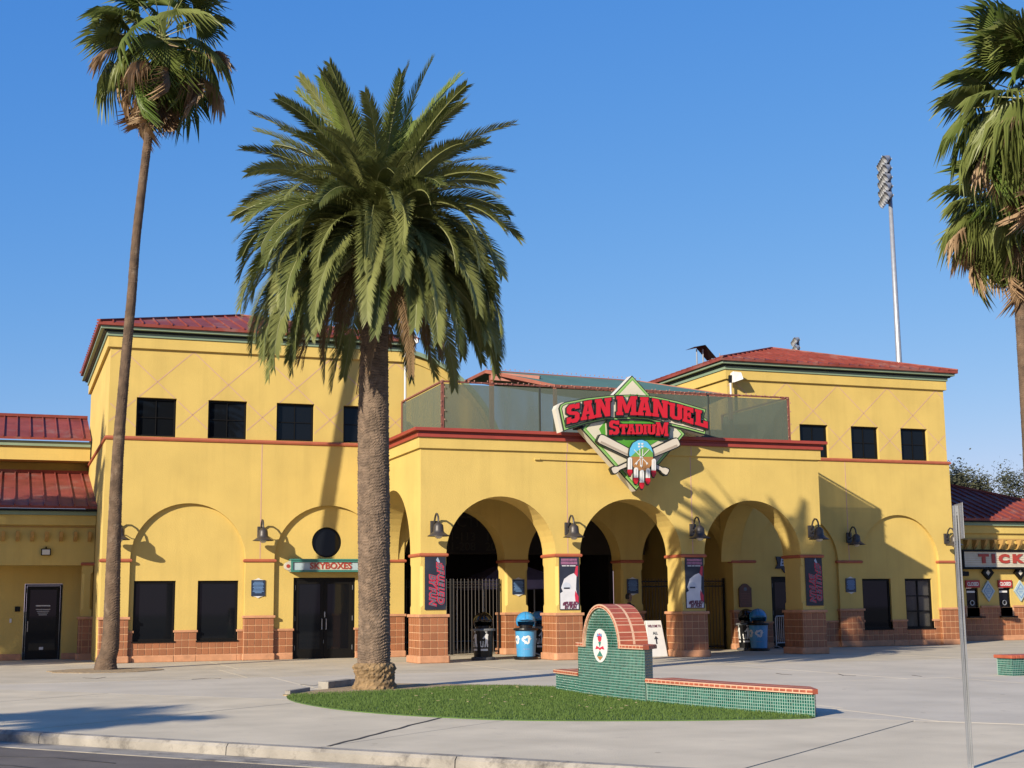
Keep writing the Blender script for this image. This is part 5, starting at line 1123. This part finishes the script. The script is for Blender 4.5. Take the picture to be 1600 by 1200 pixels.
# fan palms
def fan_palm(name, lb, pts, rads, crown, nleaf, ndead, seed, sc=1.0, trunk=True, group='fan palms round the plaza'):
    rnd = random.Random(seed); base = Vector(pts[0]); c = Vector(crown)
    e = E(name, (base.x,base.y,0), lb, 'palm tree', group)
    O('trunk', trunk_mesh('t', pts, rads, 40, .06, .012, seed), TRK2, e)
    inv = Matrix.Translation(-Vector((base.x,base.y,0)))
    def put(nm, me, az, el, ro, off):
        o = bpy.data.objects.new(nm, me); COL.objects.link(o); o.parent = e
        o.matrix_local = inv @ Matrix.Translation(c+Vector(off)) @ Matrix.Rotation(az,4,'Z') @ Matrix.Rotation(-el,4,'Y') @ Matrix.Rotation(ro,4,'X') @ Matrix.Scale(sc*rnd.uniform(.9,1.12),4)
    for i in range(nleaf):
        u = i/(nleaf-1); el = R(78-140*u**.9)+rnd.gauss(0,.12)
        put('fan_leaf', FANS[rnd.randrange(4) if u < .45 else 4+rnd.randrange(4)], i*ga+rnd.gauss(0,.2), el, rnd.gauss(0,.35), (0,0,-.35*u))
    for i in range(ndead):
        u = i/max(1,ndead-1); put('dead_leaf', FANS[8+rnd.randrange(4)], i*ga+1+rnd.gauss(0,.3), R(-18-62*min(1,u*1.2))+rnd.gauss(0,.14), rnd.gauss(0,.5), (0,0,-.25-.7*u))
    return e
FANS = []
for k in range(4):
    me, fr = fan_leaf(1.0+.12*k, .95, R(115), .12, 50+k, fold=.25); setmats(me, fr, RACH, FAN); FANS.append(me)
for k in range(4):
    me, fr = fan_leaf(1.05+.1*k, .98, R(105), .45, 60+k, fold=.6); setmats(me, fr, RACH, FAN); FANS.append(me)
for k in range(4):
    me, fr = fan_leaf(.75+.15*k, 1.0, R(34), .25, 70+k, nseg=20, fold=.25); setmats(me, fr, DEADFAN, DEADFAN); FANS.append(me)
TY = lambda z: 36.6-.004*z*z
def tp_(px_, py_):
    Y = 36.6
    for _ in range(4): q = at(px_,py_,Y); Y = TY(max(0,q.z))
    return q
tpts = [Vector((2.53,36.6,-.05)),Vector((2.53,36.6,.25))]+[tp_(*q) for q in ((173,1000),(177,880),(183,730),(193,600),(205,470),(213,370),(226,260),(240,150),(250,70))]
fan_palm('fan_palm', 'tall thin fan palm with shaggy crown in front of the left wing', tpts, [.31,.25,.215,.18,.15,.13,.122,.115,.11,.11,.13], tuple(tpts[-1]+Vector((.05,0,.35))), 34, 30, 5, .95)
q = at(1592,440,33.0); g = at(1612,1000,33.0)
fan_palm('fan_palm', 'lower fan palm with yellow-green leaves at the right edge', [(q.x-.1,33,-.1),(q.x-.1,33,3),(q.x-.03,33,6),(q.x,33,q.z),(q.x,33,q.z+2.3)], [.3,.24,.2,.17,.18], (q.x-.02,33,q.z+2.5), 48, 26, 9, 1.08)
q = at(1622,165,29.0)
fan_palm('fan_palm', 'upper fan palm crown reaching in at the top right corner', [(q.x+.1,29,-.1),(q.x+.1,29,4),(q.x,29,9),(q.x,29,q.z)], [.3,.25,.2,.18], (q.x,29,q.z+.3), 58, 26, 12, 1.25)
# palms off to the left whose shadows fall into view
fan_palm('fan_palm', 'short fan palm beyond the left edge that shades the kerb', [(-14.9,9.8,-.2),(-14.9,9.8,3),(-14.9,9.8,6.2)], [.3,.26,.24], (-14.9,9.8,6.6), 36, 10, 15, 1.1)
fan_palm('fan_palm', 'fan palm beyond the left edge that shades the annex roof', [(-18.5,29,-.2),(-18.5,29,7),(-18.3,29,14.6)], [.3,.2,.15], (-18.3,29,15.0), 40, 20, 16)
sh_ = copytree(FP); sh_.location = (-9.9,36.2,-1.2); sh_['label'] = 'feather palm beyond the left edge that shades the annex door'; sh_['group'] = 'feather palms'; FP['group'] = 'feather palms'

# ------------------------------------------------------------------ distant trees
TLM = leafmat('tree_leaf', (.055,.065,.035), (.11,.11,.06), .7, .2); BRK = mat('bark', (.11,.085,.065), .95, .2, 5)
def tree(x, y, h, rad, seed, lb):
    rnd = random.Random(seed); e = E('broadleaf_tree', (x,y,0), lb, 'tree', 'distant trees beyond the ticket office')
    b = B().tube([(x,y,-.3),(x+.2,y,h*.35),(x,y,h*.6),(x+.1,y,h*.85)],[.35,.26,.17,.05],9); ends = []
    for i in range(26):
        a = rnd.uniform(0,6.28); z0 = h*rnd.uniform(.35,.75); r_ = rad*rnd.uniform(.4,.95); z1 = min(z0+h*rnd.uniform(.1,.38), h*1.02); q = Vector((x+r_*math.cos(a),y+r_*math.sin(a),z1)); ends.append(q)
        b.tube([(x,y,z0),Vector((x,y,z0)).lerp(q,.5)+Vector((0,0,.3)),q],[.09,.05,.015],5)
    O('trunk', b, BRK, e)
    b = B()
    for q in ends+[Vector((x,y,h*.97))]:
        for _ in range(520):
            c = q+Vector((rnd.gauss(0,rad*.19),rnd.gauss(0,rad*.19),rnd.gauss(0,h*.055))); s_ = rnd.uniform(.07,.16); u = Vector((rnd.gauss(0,1),rnd.gauss(0,1),rnd.gauss(0,1))).normalized(); v = u.orthogonal().normalized()
            k0 = len(b.v); b.v += [tuple(c-u*s_),tuple(c+v*s_*.45),tuple(c+u*s_),tuple(c-v*s_*.45)]; b.f.append((k0,k0+1,k0+2,k0+3))
    O('crown', b, TLM, e, fix=False)
for i, (px_, py_, Y, rad, lb) in enumerate(((1518,743,80,1.9,'olive-green distant tree beside the right wing wall'),(1488,756,88,1.4,'partly hidden distant tree right behind the right wing edge'),(1592,747,84,2.0,'greyish distant tree at the right edge behind the ticket office roof'))):
    q = at(px_,py_,Y); tree(q.x, Y, q.z*.98, rad, 40+i, lb)
